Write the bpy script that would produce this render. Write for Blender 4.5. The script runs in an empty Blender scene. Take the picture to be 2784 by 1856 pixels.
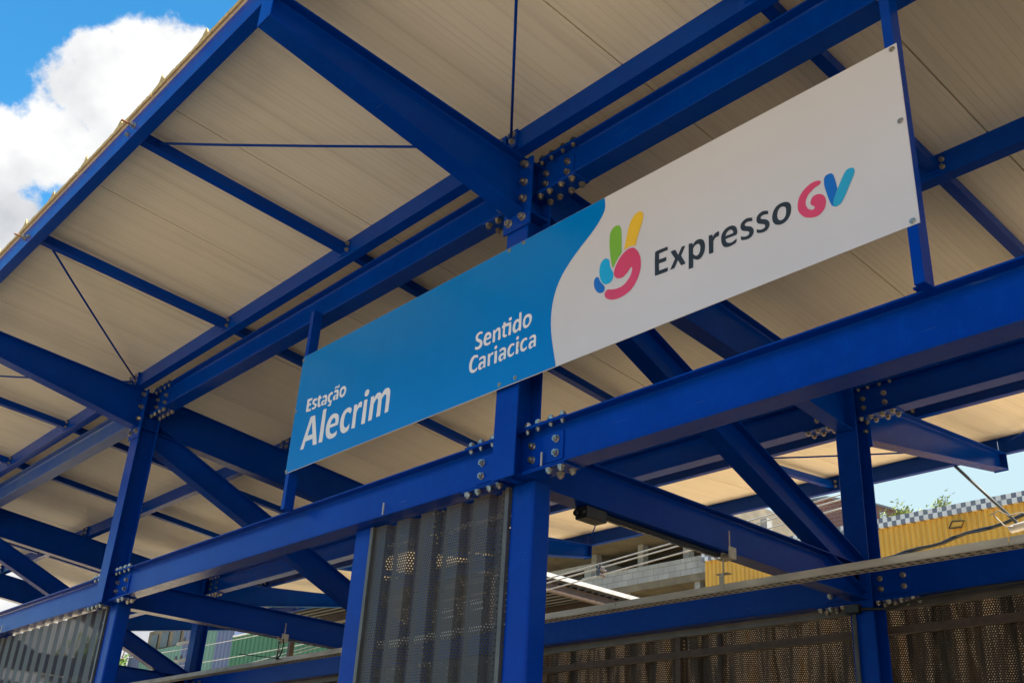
import bpy, bmesh, math, random
from mathutils import Vector, Matrix
random.seed(7)
R = math.radians
scene = bpy.context.scene

# ------------------------------------------------------------------ camera
GROUND = -4.32
CAM = Vector((4.5154, -3.8081, -2.7227))
cam_data = bpy.data.cameras.new("camera")
cam_data.sensor_width = 36.0
cam_data.lens = 36.985
cam_data.clip_start = 0.05
cam_data.clip_end = 2000
cam = bpy.data.objects.new("camera", cam_data)
cam.location = CAM
cam.rotation_euler = (R(115.9221), R(-3.26036), R(48.17355))
scene.collection.objects.link(cam)
scene.camera = cam

# ------------------------------------------------------------------ light, sky, exposure
SUN_DIR = Vector((0.50, 0.16, 0.85)).normalized()      # towards the sun
sun_data = bpy.data.lights.new("sun", 'SUN')
sun_data.energy = 4.7
sun_data.angle = R(0.53)
sun_data.color = (1.0, 0.93, 0.82)
sun = bpy.data.objects.new("sun", sun_data)
sun.rotation_euler = (-SUN_DIR).to_track_quat('-Z', 'Y').to_euler()
sun.location = (10, 20, 40)
scene.collection.objects.link(sun)
scene.view_settings.view_transform = 'Standard'
scene.view_settings.look = 'None'
scene.view_settings.gamma = 1.0
scene.view_settings.exposure = 1.45
scene.cycles.max_bounces = 8
scene.cycles.diffuse_bounces = 5
scene.cycles.transparent_max_bounces = 16

world = bpy.data.worlds.new("World")
scene.world = world
world.use_nodes = True
wt = world.node_tree
for n in list(wt.nodes):
    wt.nodes.remove(n)

def wn(kind, **kw):
    n = wt.nodes.new(kind)
    for k, v in kw.items():
        setattr(n, k, v)
    return n
w_out = wn('ShaderNodeOutputWorld')
sky = wn('ShaderNodeTexSky', sky_type='NISHITA')
sky.sun_disc = False
sky.sun_elevation = math.asin(SUN_DIR.z)
sky.sun_rotation = math.atan2(SUN_DIR.x, SUN_DIR.y)
sky.air_density = 1.0
sky.dust_density = 0.6
sky.ozone_density = 1.6
hs = wn('ShaderNodeHueSaturation')
hs.inputs['Hue'].default_value = 0.487
hs.inputs['Saturation'].default_value = 1.38
wt.links.new(sky.outputs[0], hs.inputs['Color'])
bg_sky = wn('ShaderNodeBackground')
bg_sky.inputs['Strength'].default_value = 0.106
wt.links.new(hs.outputs[0], bg_sky.inputs['Color'])
# cumulus clouds, placed by direction in the sky and broken up with noise
w_tc = wn('ShaderNodeTexCoord')
# pale haze low over the horizon
w_nrm = wn('ShaderNodeVectorMath', operation='NORMALIZE')
wt.links.new(w_tc.outputs['Generated'], w_nrm.inputs[0])
w_sep = wn('ShaderNodeSeparateXYZ')
wt.links.new(w_nrm.outputs[0], w_sep.inputs[0])
w_hz = wn('ShaderNodeMapRange', interpolation_type='SMOOTHSTEP')
for k_, v_ in (('From Min', 0.10), ('From Max', 0.46), ('To Min', 0.85), ('To Max', 0.0)):
    w_hz.inputs[k_].default_value = v_
wt.links.new(w_sep.outputs['Z'], w_hz.inputs['Value'])
bg_haze = wn('ShaderNodeBackground')
bg_haze.inputs['Color'].default_value = (0.50, 0.80, 0.95, 1)
bg_haze.inputs['Strength'].default_value = 0.36
mix_haze = wn('ShaderNodeMixShader')
w_veil = wn('ShaderNodeVectorMath', operation='DOT_PRODUCT')      # thin bright veil over the far side
wt.links.new(w_nrm.outputs[0], w_veil.inputs[0]); w_veil.inputs[1].default_value = Vector((-0.37, 0.89, 0.27)).normalized()
w_vr = wn('ShaderNodeMapRange', interpolation_type='SMOOTHSTEP')
for k_, v_ in (('From Min', 0.80), ('From Max', 0.97), ('To Min', 0.0), ('To Max', 0.95)):
    w_vr.inputs[k_].default_value = v_
wt.links.new(w_veil.outputs['Value'], w_vr.inputs['Value'])
bg_veil = wn('ShaderNodeBackground')
bg_veil.inputs['Color'].default_value = (0.66, 0.88, 0.95, 1)
bg_veil.inputs['Strength'].default_value = 0.365
mix_veil = wn('ShaderNodeMixShader')
wt.links.new(w_hz.outputs[0], mix_haze.inputs[0])
wt.links.new(w_vr.outputs[0], mix_veil.inputs[0])
wt.links.new(mix_haze.outputs[0], mix_veil.inputs[1])
wt.links.new(bg_veil.outputs[0], mix_veil.inputs[2])
wt.links.new(bg_sky.outputs[0], mix_haze.inputs[1])
wt.links.new(bg_haze.outputs[0], mix_haze.inputs[2])
nz = wn('ShaderNodeTexNoise')
nz.inputs['Scale'].default_value = 13.0
nz.inputs['Detail'].default_value = 12.0
nz.inputs['Roughness'].default_value = 0.62
wt.links.new(w_tc.outputs['Generated'], nz.inputs['Vector'])
def vmath(op, a, b):
    n = wn('ShaderNodeVectorMath', operation=op)
    wt.links.new(a, n.inputs[0]); n.inputs[1].default_value = b
    return n
def wmath(op, a, b, clamp=False):
    n = wn('ShaderNodeMath', operation=op, use_clamp=clamp)
    for i, q in enumerate((a, b)):
        if isinstance(q, (int, float)):
            n.inputs[i].default_value = q
        elif q is not None:
            wt.links.new(q, n.inputs[i])
    return n.outputs[0]
CLOUDS = [  # direction, angular radius (rad)
    ((-0.7973, 0.2000, 0.5695), 0.052), ((-0.7694, 0.2208, 0.5993), 0.040), ((-0.7561, 0.2457, 0.6066), 0.045),
    ((-0.8118, 0.2339, 0.5350), 0.070), ((-0.8310, 0.1854, 0.5240), 0.044), ((-0.8040, 0.1760, 0.5660), 0.026),
    ((-0.8480, 0.1413, 0.5000), 0.040), ((-0.8830, 0.1712, 0.4385), 0.062), ((-0.8760, 0.1400, 0.4600), 0.030),
    ((0.70, -0.62, 0.25), 0.20),
    ((0.35, 0.80, 0.30), 0.22),
    ((-0.93, 0.33, 0.16), 0.20),
]
field = None
for d, rad in CLOUDS:
    dv = Vector(d).normalized()
    dist = wn('ShaderNodeVectorMath', operation='DISTANCE')
    nrm = wn('ShaderNodeVectorMath', operation='NORMALIZE')
    wt.links.new(w_tc.outputs['Generated'], nrm.inputs[0])
    wt.links.new(nrm.outputs[0], dist.inputs[0]); dist.inputs[1].default_value = dv
    f = wmath('SUBTRACT', 1.0, wmath('DIVIDE', dist.outputs['Value'], rad))
    field = f if field is None else wmath('MAXIMUM', field, f)
field = wmath('MAXIMUM', field, -1.0)
nofs = wmath('MULTIPLY', wmath('SUBTRACT', nz.outputs[0], 0.5), 1.9)
dens = wmath('ADD', field, nofs)
ramp = wn('ShaderNodeMapRange', interpolation_type='SMOOTHSTEP')
ramp.inputs['From Min'].default_value = -0.03
ramp.inputs['From Max'].default_value = 0.24
wt.links.new(dens, ramp.inputs['Value'])

nz2 = wn('ShaderNodeTexNoise')
nz2.inputs['Scale'].default_value = 9.0
nz2.inputs['Detail'].default_value = 6.0
wt.links.new(w_tc.outputs['Generated'], nz2.inputs['Vector'])
shade = wn('ShaderNodeValToRGB')
shade.color_ramp.elements[0].position = 0.36
shade.color_ramp.elements[0].color = (0.62, 0.64, 0.68, 1)
shade.color_ramp.elements[1].position = 0.56
shade.color_ramp.elements[1].color = (1.0, 1.0, 1.0, 1)
wt.links.new(nz2.outputs[0], shade.inputs[0])
bg_cloud = wn('ShaderNodeBackground')
bg_cloud.inputs['Strength'].default_value = 0.375
wt.links.new(shade.outputs[0], bg_cloud.inputs['Color'])
mix = wn('ShaderNodeMixShader')
wt.links.new(ramp.outputs[0], mix.inputs[0])
wt.links.new(mix_veil.outputs[0], mix.inputs[1])
wt.links.new(bg_cloud.outputs[0], mix.inputs[2])
wt.links.new(mix.outputs[0], w_out.inputs['Surface'])

# ------------------------------------------------------------------ materials
class Mat:
    def __init__(self, name, color, rough=0.5, metal=0.0, spec=0.5):
        self.m = bpy.data.materials.new(name)
        self.m.use_nodes = True
        self.t = self.m.node_tree
        self.b = self.t.nodes['Principled BSDF']
        self.b.inputs['Base Color'].default_value = (*color, 1)
        self.b.inputs['Roughness'].default_value = rough
        self.b.inputs['Metallic'].default_value = metal
        self.b.inputs['Specular IOR Level'].default_value = spec
        self.tc = None
        self.h = None
    def n(self, kind, **kw):
        n = self.t.nodes.new(kind)
        for k, v in kw.items():
            setattr(n, k, v)
        return n
    def link(self, a, b):
        self.t.links.new(a, b)
    def coords(self, scale=(1, 1, 1), kind='Object', rot=(0, 0, 0)):
        if self.tc is None:
            self.tc = self.n('ShaderNodeTexCoord')
        mp = self.n('ShaderNodeMapping')
        mp.inputs['Scale'].default_value = scale
        mp.inputs['Rotation'].default_value = rot
        self.link(self.tc.outputs[kind], mp.inputs[0])
        return mp.outputs[0]
    def noise(self, scale, detail=4, rough=0.55, stretch=(1, 1, 1)):
        n = self.n('ShaderNodeTexNoise')
        n.inputs['Scale'].default_value = scale
        n.inputs['Detail'].default_value = detail
        n.inputs['Roughness'].default_value = rough
        self.link(self.coords(stretch), n.inputs['Vector'])
        return n.outputs[0]
    def ramp(self, fac, stops):
        n = self.n('ShaderNodeValToRGB')
        e = n.color_ramp.elements
        while len(e) < len(stops):
            e.new(0.5)
        for q, (p, c) in zip(e, stops):
            q.position = p
            q.color = (*c, 1) if len(c) == 3 else c
        self.link(fac, n.inputs[0])
        return n.outputs[0]
    def mixc(self, fac, a, b, blend='MIX'):
        n = self.n('ShaderNodeMix', data_type='RGBA', blend_type=blend)
        for s, q in ((n.inputs[0], fac), (n.inputs[6], a), (n.inputs[7], b)):
            if isinstance(q, (int, float)):
                s.default_value = q
            elif isinstance(q, tuple):
                s.default_value = (*q, 1)
            else:
                self.link(q, s)
        return n.outputs[2]
    def color(self, sock):
        self.link(sock, self.b.inputs['Base Color'])
    def rough(self, sock, lo, hi):
        n = self.n('ShaderNodeMapRange')
        n.inputs['To Min'].default_value = lo
        n.inputs['To Max'].default_value = hi
        self.link(sock, n.inputs[0])
        self.link(n.outputs[0], self.b.inputs['Roughness'])
    def bump(self, sock, strength, dist=0.01):
        n = self.n('ShaderNodeBump')
        n.inputs['Strength'].default_value = strength
        n.inputs['Distance'].default_value = dist
        self.link(sock, n.inputs['Height'])
        if self.h is not None:
            self.link(self.h, n.inputs['Normal'])
        self.h = n.outputs[0]
        self.link(self.h, self.b.inputs['Normal'])

def steel_paint():
    m = Mat('blue_gloss_paint', (0.0, 0.035, 0.33), 0.25, 0, 0.09)
    big = m.noise(1.7, 6, 0.6)
    c = m.ramp(big, [(0.3, (0.0, 0.032, 0.26)), (0.7, (0.0, 0.043, 0.33))])
    spots = m.noise(26, 3, 0.7)
    msk = m.ramp(spots, [(0.755, (0, 0, 0)), (0.775, (1, 1, 1))])
    c = m.mixc(msk, c, (0.25, 0.33, 0.46))
    dirt = m.noise(3.1, 8, 0.7, (1, 1, 0.4))
    dm = m.ramp(dirt, [(0.55, (0, 0, 0)), (0.85, (0.3, 0.3, 0.3))])
    c = m.mixc(dm, c, (0.006, 0.024, 0.07))
    mot = m.noise(11, 5, 0.7)
    c = m.mixc(m.ramp(mot, [(0.5, (0, 0, 0)), (0.72, (0.5, 0.5, 0.5))]), c, (0.0, 0.054, 0.37))
    rust = m.noise(7.0, 9, 0.75)
    rm = m.ramp(rust, [(0.685, (0, 0, 0)), (0.715, (0.75, 0.75, 0.75))])
    c = m.mixc(rm, c, (0.028, 0.022, 0.025))
    scr = m.noise(60, 2, 0.5, (0.05, 1.0, 1.0))
    sm_ = m.ramp(scr, [(0.735, (0, 0, 0)), (0.75, (0.4, 0.4, 0.4))])
    c = m.mixc(sm_, c, (0.05, 0.10, 0.26))
    m.color(c)
    m.rough(m.noise(5, 4), 0.10, 0.30)
    m.bump(m.noise(130, 2, 0.5), 0.32, 0.003)
    m.bump(m.noise(9, 3), 0.10, 0.01)
    return m.m

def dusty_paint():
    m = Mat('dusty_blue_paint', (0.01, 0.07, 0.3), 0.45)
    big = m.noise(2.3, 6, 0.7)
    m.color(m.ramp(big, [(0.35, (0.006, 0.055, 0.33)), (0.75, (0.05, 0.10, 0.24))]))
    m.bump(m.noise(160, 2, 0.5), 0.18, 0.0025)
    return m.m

def roof_sheet():
    m = Mat('white_roof_sheet', (0.6, 0.56, 0.5), 0.42)
    stain = m.noise(1.0, 5, 0.6, (9.0, 0.35, 1.0))
    c = m.ramp(stain, [(0.28, (0.70, 0.61, 0.49)), (0.50, (0.79, 0.70, 0.57)), (0.75, (0.82, 0.73, 0.60))])
    blot = m.noise(0.8, 4, 0.5, (1.2, 0.8, 1))
    bm = m.ramp(blot, [(0.56, (0, 0, 0)), (0.80, (0.5, 0.5, 0.5))])
    c = m.mixc(bm, c, (0.48, 0.41, 0.32))
    wv = m.n('ShaderNodeTexWave', wave_type='BANDS', bands_direction='X', wave_profile='SAW')
    wv.inputs['Scale'].default_value = 6.0
    wv.inputs['Distortion'].default_value = 0.0
    m.link(m.coords(), wv.inputs['Vector'])
    rib = m.ramp(wv.outputs['Fac'], [(0.0, (0, 0, 0)), (0.10, (1, 1, 1)), (0.90, (1, 1, 1)), (1.0, (0, 0, 0))])
    groove_mix = m.ramp(m.noise(1.0, 4, 0.6, (14.0, 0.25, 1.0)), [(0.40, (0.04, 0.04, 0.04)), (0.70, (0.42, 0.42, 0.42))])
    c = m.mixc(rib, m.mixc(groove_mix, c, (0.30, 0.25, 0.19)), c)  # rib grooves mixed darker, by an amount that follows stretched noise
    m.color(c)
    m.bump(rib, 0.3, 0.003)
    m.bump(m.noise(1.1, 2, 0.5, (2.0, 0.5, 1)), 0.15, 0.02)
    m.rough(stain, 0.35, 0.55)
    return m.m

def plain(name, col, rough=0.5, metal=0.0, var=0.25, scale=6.0, bump=0.0, bscale=60, stretch=(1, 1, 1)):
    m = Mat(name, col, rough, metal)
    lo = tuple(max(0, c * (1 - var)) for c in col)
    hi = tuple(min(1, c * (1 + var)) for c in col)
    m.color(m.ramp(m.noise(scale, 6, 0.6, stretch), [(0.3, lo), (0.7, hi)]))
    if bump:
        m.bump(m.noise(bscale, 4, 0.6, stretch), bump, 0.01)
    return m.m

def perforated(name, col, pitch, hole, rough=0.42, metal=0.35, dirt=(0.16, 0.10, 0.05)):
    m = Mat(name, col, rough, metal)
    stn = m.noise(2.2, 6, 0.65, (1, 1, 0.35))
    c = m.ramp(stn, [(0.35, col), (0.8, tuple(0.6 * a + 0.4 * b for a, b in zip(col, dirt)))])
    m.color(c)
    m.rough(stn, 0.34, 0.6)
    m.b.inputs['Specular IOR Level'].default_value = 0.25
    uv = m.n('ShaderNodeUVMap'); uv.uv_map = 'sheet'
    sep = m.n('ShaderNodeSeparateXYZ')
    m.link(uv.outputs[0], sep.inputs[0])
    def mt(op, a, b=0.0):
        n = m.n('ShaderNodeMath', operation=op)
        for i, q in enumerate((a, b)):
            if isinstance(q, (int, float)):
                n.inputs[i].default_value = q
            else:
                m.link(q, n.inputs[i])
        return n.outputs[0]
    def cell(ox, oy):   # distance to the nearest hole of one of the two interleaved grids
        gx, gy = pitch, pitch * 1.732
        ux = mt('SUBTRACT', mt('FRACT', mt('ADD', mt('DIVIDE', sep.outputs[0], gx), ox)), 0.5)
        uy = mt('SUBTRACT', mt('FRACT', mt('ADD', mt('DIVIDE', sep.outputs[1], gy), oy)), 0.5)
        ux = mt('MULTIPLY', ux, gx); uy = mt('MULTIPLY', uy, gy)
        return mt('SQRT', mt('ADD', mt('MULTIPLY', ux, ux), mt('MULTIPLY', uy, uy)))
    d = mt('MINIMUM', cell(0, 0), cell(0.5, 0.5))
    solid = mt('GREATER_THAN', d, hole / 2)
    tr = m.n('ShaderNodeBsdfTransparent')
    mx = m.n('ShaderNodeMixShader')
    m.link(solid, mx.inputs[0])
    m.link(tr.outputs[0], mx.inputs[1])
    m.link(m.b.outputs[0], mx.inputs[2])
    m.link(mx.outputs[0], m.t.nodes['Material Output'].inputs['Surface'])
    return m.m

CHK = 0.10
def block_wall():
    m = Mat('grey_concrete_block', (0.3, 0.3, 0.29), 0.85)
    br = m.n('ShaderNodeTexBrick')
    br.inputs['Scale'].default_value = 1.0
    br.inputs['Brick Width'].default_value = 0.42
    br.inputs['Row Height'].default_value = 0.2
    br.inputs['Mortar Size'].default_value = 0.012
    br.inputs['Color1'].default_value = (0.30, 0.30, 0.29, 1)
    br.inputs['Color2'].default_value = (0.37, 0.37, 0.36, 1)
    br.inputs['Mortar'].default_value = (0.2, 0.2, 0.19, 1)
    m.link(m.coords((1, 1, 1), rot=(R(-90), 0, 0)), br.inputs['Vector'])
    st = m.noise(1.3, 7, 0.65, (1, 1, 0.5))
    m.color(m.mixc(m.ramp(st, [(0.4, (0, 0, 0)), (0.75, (0.8, 0.8, 0.8))]), br.outputs['Color'], (0.16, 0.16, 0.15)))
    m.bump(br.outputs['Fac'], -0.4, 0.01)
    return m.m

def red_brick():
    m = Mat('red_brick', (0.3, 0.12, 0.08), 0.85)
    br = m.n('ShaderNodeTexBrick')
    br.inputs['Scale'].default_value = 1.0
    br.inputs['Brick Width'].default_value = 0.24
    br.inputs['Row Height'].default_value = 0.12
    br.inputs['Mortar Size'].default_value = 0.012
    br.inputs['Color1'].default_value = (0.30, 0.115, 0.075, 1)
    br.inputs['Color2'].default_value = (0.23, 0.085, 0.06, 1)
    br.inputs['Mortar'].default_value = (0.28, 0.2, 0.16, 1)
    m.link(m.coords((1, 1, 1), rot=(R(-90), 0, 0)), br.inputs['Vector'])
    st = m.noise(1.0, 7, 0.65)
    m.color(m.mixc(m.ramp(st, [(0.45, (0, 0, 0)), (0.8, (0.6, 0.6, 0.6))]), br.outputs['Color'], (0.12, 0.09, 0.08)))
    return m.m

def checker():
    m = Mat('checker_tiles', (0.5, 0.5, 0.5), 0.4)
    ck = m.n('ShaderNodeTexChecker')
    ck.inputs['Scale'].default_value = 1.0
    ck.inputs['Color1'].default_value = (0.62, 0.62, 0.60, 1)
    ck.inputs['Color2'].default_value = (0.12, 0.13, 0.16, 1)
    m.link(m.coords((1 / CHK, 1 / 2.0, 1 / CHK)), ck.inputs['Vector'])
    st = m.noise(2.4, 6, 0.7)
    m.color(m.mixc(m.ramp(st, [(0.45, (0, 0, 0)), (0.8, (0.5, 0.5, 0.5))]), ck.outputs[0], (0.28, 0.27, 0.24)))
    return m.m

BLUE = steel_paint()
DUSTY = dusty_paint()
ROOF = roof_sheet()
ROOF_TOP = plain('roof_top_metal', (0.5, 0.47, 0.42), 0.4, 0.2)
FOAM = plain('foam_edge', (0.48, 0.33, 0.13), 0.9, 0, 0.35, 30, 0.6, 80)
ZINC = plain('zinc_bolt_steel', (0.44, 0.40, 0.33), 0.30, 0.9, 0.5, 45, 0.15, 200)
RUST = plain('rusty_rod', (0.22, 0.10, 0.045), 0.8, 0.2, 0.4, 50)
GALV = plain('galvanised_steel', (0.46, 0.42, 0.36), 0.5, 0.3, 0.3, 9, 0.1, 60, (0.3, 1, 1))
SLOT = plain('dark_slot', (0.02, 0.02, 0.02), 0.7)
BLACK = plain('black_plastic', (0.012, 0.014, 0.016), 0.4)
CONDUIT = plain('grey_conduit', (0.10, 0.12, 0.13), 0.5)
PERF = perforated('perforated_dark_sheet', (0.055, 0.058, 0.064), 0.0205, 0.0086, 0.42, 0.0)
PERF_FAR = perforated('perforated_brown_sheet', (0.012, 0.0105, 0.009), 0.0205, 0.0098, 0.6, 0.0)
FLASH = plain('dark_grey_flashing', (0.10, 0.09, 0.08), 0.45, 0.3)
RAIL = plain('brown_primed_angle', (0.055, 0.035, 0.025), 0.6, 0, 0.35, 12)
SIGN_W = plain('white_sign_face', (0.60, 0.555, 0.57), 0.30, 0, 0.03, 1.2)
SIGN_W.node_tree.nodes['Principled BSDF'].inputs['Specular IOR Level'].default_value = 0.3
SIGN_EDGE = plain('sign_edge_aluminium', (0.75, 0.75, 0.75), 0.35, 0.6)
SIGN_B = plain('sign_blue_vinyl', (0.0, 0.175, 0.52), 0.24, 0, 0.06, 1.1)
SIGN_B.node_tree.nodes['Principled BSDF'].inputs['Specular IOR Level'].default_value = 0.16
INK_W = plain('white_vinyl', (0.72, 0.69, 0.70), 0.35, 0, 0.03)
INK_K = plain('black_vinyl', (0.022, 0.024, 0.027), 0.35, 0, 0.05)
INK = {
    'yellow': plain('yellow_vinyl', (0.80, 0.46, 0.02), 0.35, 0, 0.04),
    'green': plain('green_vinyl', (0.19, 0.42, 0.03), 0.35, 0, 0.04),
    'cyan': plain('cyan_vinyl', (0.005, 0.36, 0.66), 0.35, 0, 0.04),
    'navy': plain('navy_vinyl', (0.003, 0.13, 0.50), 0.35, 0, 0.04),
    'pink': plain('pink_vinyl', (0.65, 0.05, 0.13), 0.35, 0, 0.04),
}
INK['gpink'] = INK['pink']; INK['vnavy'] = INK['navy']; INK['vcyan'] = plain('sky_blue_vinyl', (0.02, 0.33, 0.55), 0.35, 0, 0.04)
YELLOW = plain('yellow_corrugated_cladding', (0.56, 0.305, 0.03), 0.45, 0, 0.12, 2.5, 0, 60, (1, 1, 0.3))
BLOCK = block_wall()
CONC = plain('raw_concrete', (0.22, 0.215, 0.20), 0.9, 0, 0.35, 2.0, 0.3, 30)
CONC_TAN = plain('tan_concrete', (0.15, 0.125, 0.085), 0.9, 0, 0.3, 2.0, 0.3, 30)
BRICK = red_brick()
CHECK = checker()
GREENW = plain('green_cladding', (0.030, 0.125, 0.050), 0.5, 0, 0.15, 1.5)
PALEG = plain('pale_green_cladding', (0.10, 0.20, 0.15), 0.5, 0, 0.1, 1.5)
LAV = plain('lavender_cladding', (0.085, 0.105, 0.19), 0.5, 0, 0.1, 1.5)
DARKW = plain('dark_window', (0.05, 0.04, 0.03), 0.25)
PALEB = plain('pale_blue_wall', (0.42, 0.47, 0.50), 0.8, 0, 0.12)
WHITE = plain('white_metal', (0.75, 0.75, 0.74), 0.35, 0, 0.05)
DARKROOF = plain('dark_roof_soffit', (0.03, 0.03, 0.033), 0.6)
CABLE = plain('pale_cable', (0.42, 0.40, 0.36), 0.6)
CABLE_K = plain('black_cable', (0.02, 0.02, 0.02), 0.5)
POLE = plain('brown_pole', (0.11, 0.085, 0.06), 0.85, 0, 0.3, 8, 0.3, 40, (1, 1, 0.2))
CERAM = plain('dark_insulator', (0.10, 0.08, 0.07), 0.25)
LEAF = plain('green_leaf', (0.09, 0.16, 0.025), 0.6, 0, 0.6, 3.0)
LEAF2 = plain('yellow_green_leaf', (0.20, 0.23, 0.04), 0.6, 0, 0.5, 3.0)
BARK = plain('bark', (0.12, 0.09, 0.06), 0.9)
ASPHALT = plain('asphalt', (0.17, 0.132, 0.082), 0.9, 0, 0.2, 0.5, 0.3, 25)
PAVE = plain('concrete_pavement', (0.62, 0.49, 0.30), 0.9, 0, 0.15, 0.9, 0.2, 20)
FLOOR = plain('station_floor', (0.24, 0.18, 0.115), 0.8, 0, 0.15, 1.2)

def tarp():
    m = Mat('brownish_plastic_sheet', (0.2, 0.15, 0.1), 0.3)
    st = m.noise(2.0, 7, 0.7, (4.5, 4.5, 0.35))
    m.color(m.ramp(st, [(0.38, (0.02, 0.016, 0.013)), (0.48, (0.14, 0.115, 0.085)), (0.55, (0.55, 0.47, 0.37)), (0.61, (0.34, 0.19, 0.07)), (0.68, (0.70, 0.68, 0.66))]))
    tl = m.n('ShaderNodeBsdfTranslucent')
    m.link(m.b.inputs['Base Color'].links[0].from_socket, tl.inputs[0])
    mx = m.n('ShaderNodeMixShader'); mx.inputs[0].default_value = 0.55
    m.link(m.b.outputs[0], mx.inputs[1]); m.link(tl.outputs[0], mx.inputs[2])
    m.link(mx.outputs[0], m.t.nodes['Material Output'].inputs['Surface'])
    return m.m
TARP = tarp()

# ------------------------------------------------------------------ mesh helpers
class MB:
    def __init__(self):
        self.v = []; self.f = []; self.mi = []; self.cur = 0
    def add(self, verts, faces):
        o = len(self.v)
        self.v += [tuple(q) for q in verts]
        self.f += [tuple(i + o for i in f) for f in faces]
        self.mi += [self.cur] * len(faces)
        return self
    def box(self, x0, x1, y0, y1, z0, z1):
        v = [(x, y, z) for x in (x0, x1) for y in (y0, y1) for z in (z0, z1)]
        return self.add(v, [(0, 1, 3, 2), (4, 6, 7, 5), (0, 4, 5, 1), (2, 3, 7, 6), (0, 2, 6, 4), (1, 5, 7, 3)])
    def prism(self, a, b):
        """solid between two matching closed outlines"""
        n = len(a)
        f = [tuple(range(n))[::-1], tuple(range(n, 2 * n))]
        f += [(i, (i + 1) % n, n + (i + 1) % n, n + i) for i in range(n)]
        return self.add(list(a) + list(b), f)
    def tube(self, pts, r, seg=8, cap=True):
        pts = [Vector(p) for p in pts]
        rings = []
        for i, p in enumerate(pts):
            d = (pts[min(i + 1, len(pts) - 1)] - pts[max(i - 1, 0)]).normalized()
            u = d.cross(Vector((0, 0, 1)))
            if u.length < 1e-3:
                u = d.cross(Vector((0, 1, 0)))
            u.normalize(); w = d.cross(u)
            rr = r[i] if isinstance(r, (list, tuple)) else r
            rings.append([p + rr * (math.cos(t) * u + math.sin(t) * w) for t in [2 * math.pi * k / seg for k in range(seg)]])
        v = [q for ring in rings for q in ring]
        f = []
        for i in range(len(rings) - 1):
            for k in range(seg):
                k2 = (k + 1) % seg
                f.append((i * seg + k, i * seg + k2, (i + 1) * seg + k2, (i + 1) * seg + k))
        if cap:
            f.append(tuple(range(seg))[::-1]); f.append(tuple(range(len(v) - seg, len(v))))
        return self.add(v, f)
    def ibeam(self, p0, p1, h0, h1, b, tf=0.012, tw=0.009, perp=False):
        """I section from p0 to p1; p0, p1 are the middle of the TOP face. Ends are cut plumb unless perp."""
        p0, p1 = Vector(p0), Vector(p1)
        d = (p1 - p0).normalized()
        s = d.cross(Vector((0, 0, 1))).normalized()
        up = s.cross(d).normalized() if perp else Vector((0, 0, 1))
        def ring(p, h):
            r = 0.010      # root fillet / weld bead
            q = [(-b/2, 0), (b/2, 0), (b/2, -tf), (tw/2 + r, -tf), (tw/2, -tf - r), (tw/2, -h + tf + r), (tw/2 + r, -h + tf), (b/2, -h + tf), (b/2, -h), (-b/2, -h),
                 (-b/2, -h + tf), (-tw/2 - r, -h + tf), (-tw/2, -h + tf + r), (-tw/2, -tf - r), (-tw/2 - r, -tf), (-b/2, -tf)]
            return [p + s * x + up * z for x, z in q]
        return self.prism(ring(p0, h0), ring(p1, h1))
    def channel(self, x0, x1, yf, z0, z1, b, t=0.006, slope=0.0):
        """C section along X, web in front at y = yf, flanges running back"""
        q = [(yf, z0), (yf + b, z0 + slope), (yf + b, z0 + t + slope), (yf + t, z0 + t), (yf + t, z1 - t), (yf + b, z1 - t + slope),
             (yf + b, z1 + slope), (yf, z1)]
        return self.prism([(x0, y, z) for y, z in q], [(x1, y, z) for y, z in q])
    def build(self, name, mat, parent=None, loc=None, bevel=0.0, smooth=False):
        loc = Vector(loc) if loc is not None else Vector((0, 0, 0))
        me = bpy.data.meshes.new(name)
        me.from_pydata([tuple(Vector(q) - loc) for q in self.v], [], self.f)
        bm = bmesh.new(); bm.from_mesh(me)
        bmesh.ops.recalc_face_normals(bm, faces=bm.faces)
        bm.to_mesh(me); bm.free()
        mats = mat if isinstance(mat, (list, tuple)) else [mat]
        for q in mats:
            me.materials.append(q)
        if len(mats) > 1:
            for p, i in zip(me.polygons, self.mi):
                p.material_index = i
        if smooth:
            for p in me.polygons:
                p.use_smooth = True
        o = bpy.data.objects.new(name, me)
        scene.collection.objects.link(o)
        o.location = loc
        if bevel:
            md = o.modifiers.new('soft_edge', 'BEVEL')
            md.width = bevel; md.segments = 1; md.limit_method = 'ANGLE'; md.angle_limit = R(50)
        if parent is not None:
            adopt(o, parent)
        return o

def world_loc(o):
    v = Vector(o.location)
    while o.parent is not None:
        o = o.parent
        v += Vector(o.location)
    return v

def adopt(o, parent):
    w = Vector(o.location)
    o.parent = parent
    o.location = w - world_loc(parent)

def thing(name, label, cat, loc=(0, 0, 0), group=None):
    o = bpy.data.objects.new(name, None)
    o.empty_display_size = 0.2
    o.location = loc
    scene.collection.objects.link(o)
    tag(o, label, cat, group)
    return o

def tag(o, label=None, cat=None, group=None, kind=None):
    for k, v in (('label', label), ('category', cat), ('group', group), ('kind', kind)):
        if v:
            o[k] = v
    return o

def structure(o):
    o['kind'] = 'structure'
    return o

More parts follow.
